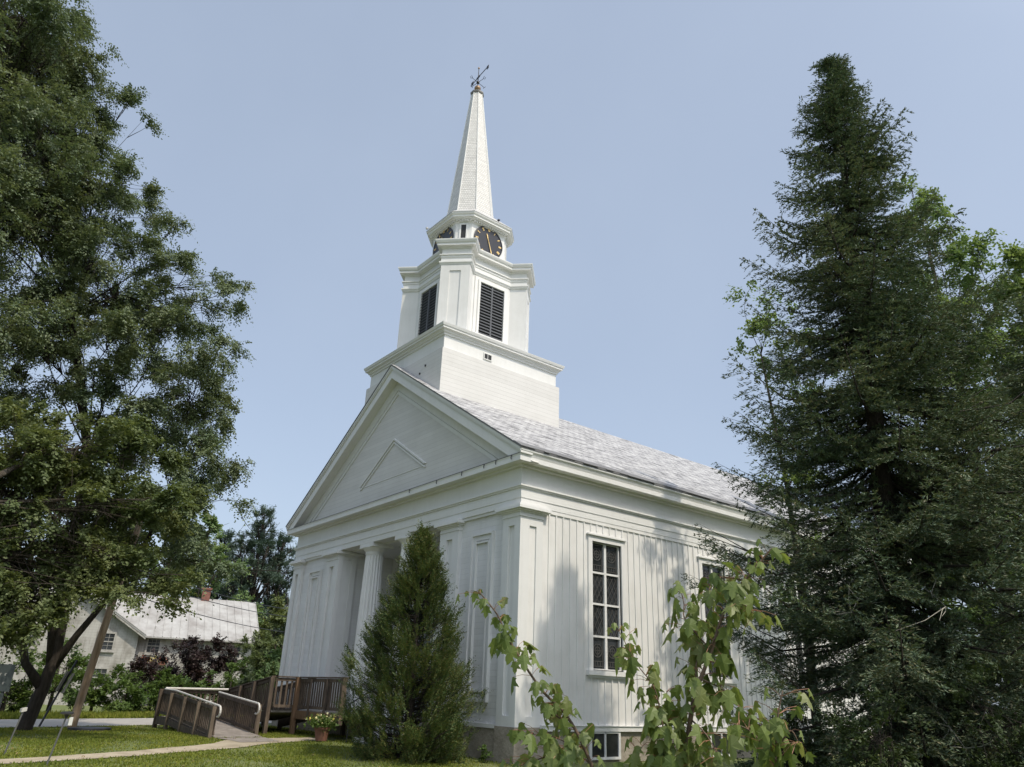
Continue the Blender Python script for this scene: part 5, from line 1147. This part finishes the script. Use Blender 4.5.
G0 = gz(10.3, -7.5)
s1 = [(10.35, -7.35, G0), (10.22, -7.43, .15), (10.12, -7.53, .47), (9.98, -7.67, .97), (9.9, -7.75, 1.17), (9.82, -7.84, 1.28), (9.72, -7.96, 1.49), (9.68, -8.01, 1.61), (9.62, -8.09, 1.72)]
sapling('red stemmed maple sapling arching left across the church corner', s1, (.011, .003), [shift([(9.9, -7.75, 1.15), (9.84, -7.83, 1.17), (9.79, -7.87, 1.23), (9.77, -7.9, 1.27)], .12, .1), shift([(9.98, -7.67, .97), (9.93, -7.72, 1.07), (9.86, -7.8, 1.09)], -.1, -.1), shift([(10.02, -7.6, .75), (10.1, -7.62, .95), (10.08, -7.6, 1.06)], .1, .05), shift([(9.95, -7.7, 1.05), (9.80, -7.9, .98), (9.7, -7.95, .95)], .0, .1)], 201, step=.085, leaf=.10)
s2 = [(10.44, -7.52, G0), (10.42, -7.54, .21), (10.4, -7.55, .69), (10.41, -7.54, 1.0), (10.44, -7.53, 1.18), (10.46, -7.5, 1.3), (10.52, -7.46, 1.46), (10.57, -7.42, 1.62), (10.65, -7.36, 1.76), (10.76, -7.29, 1.9)]
sapling('largest maple sapling, dense and upright in front of the side wall windows', s2, (.016, .004), [
    shift([(10.41, -7.55, .85), (10.38, -7.58, 1.10), (10.37, -7.58, 1.29), (10.34, -7.61, 1.39), (10.3, -7.64, 1.53)], -.05, -.12), shift([(10.4, -7.55, .8), (10.32, -7.63, 1.02), (10.28, -7.66, 1.17), (10.25, -7.69, 1.29)], .1, .12),
    shift([(10.52, -7.46, 1.46), (10.45, -7.51, 1.59), (10.46, -7.5, 1.67), (10.47, -7.5, 1.73)], -.15, .1), shift([(10.57, -7.42, 1.62), (10.61, -7.39, 1.68), (10.66, -7.36, 1.62), (10.68, -7.34, 1.59)], .08, -.1),
    shift([(10.48, -7.49, 1.34), (10.51, -7.47, 1.3), (10.54, -7.44, 1.2), (10.56, -7.43, 1.11)], .12, .1), shift([(10.52, -7.46, 1.48), (10.59, -7.41, 1.51), (10.62, -7.38, 1.46)], -.1, -.1),
    shift([(10.44, -7.53, 1.18), (10.48, -7.49, 1.12), (10.51, -7.47, 1.03)], .1, -.1), shift([(10.65, -7.36, 1.76), (10.59, -7.41, 1.78), (10.54, -7.45, 1.72)], -.1, .08),
    shift([(10.41, -7.54, 1.0), (10.36, -7.58, 1.08), (10.33, -7.6, 1.05)], .1, .1), shift([(10.4, -7.55, .7), (10.46, -7.5, .92), (10.5, -7.46, 1.0)], -.1, .0), shift([(10.46, -7.5, 1.3), (10.40, -7.55, 1.42), (10.39, -7.56, 1.5)], .1, .15)], 202, step=.085, leaf=.105)
s3 = [(10.78, -7.64, G0), (10.81, -7.62, .32), (10.85, -7.6, .76), (10.87, -7.58, 1.04), (10.89, -7.57, 1.2), (10.91, -7.55, 1.3)]
sapling('small maple sapling with bright drooping leaves in front of the fir', s3, (.007, .0025), [shift([(10.88, -7.58, 1.05), (10.83, -7.6, 1.15), (10.80, -7.63, 1.18)], -.05, -.05), shift([(10.88, -7.57, 1.1), (10.91, -7.55, 1.16), (10.92, -7.545, 1.12)], .02, .02), shift([(10.86, -7.59, .9), (10.80, -7.63, 1.0), (10.77, -7.65, 1.02)], .06, .06)], 203, step=.105, leaf=.105)
s4 = [(11.02, -7.6, G0), (11.04, -7.59, .37), (11.07, -7.57, .8), (11.08, -7.57, .96), (11.07, -7.57, 1.0), (11.06, -7.58, 1.03)]
sapling('smallest maple sapling, only its tip showing at the bottom right', s4, (.006, .0025), [], 204, step=.08, leaf=.085)
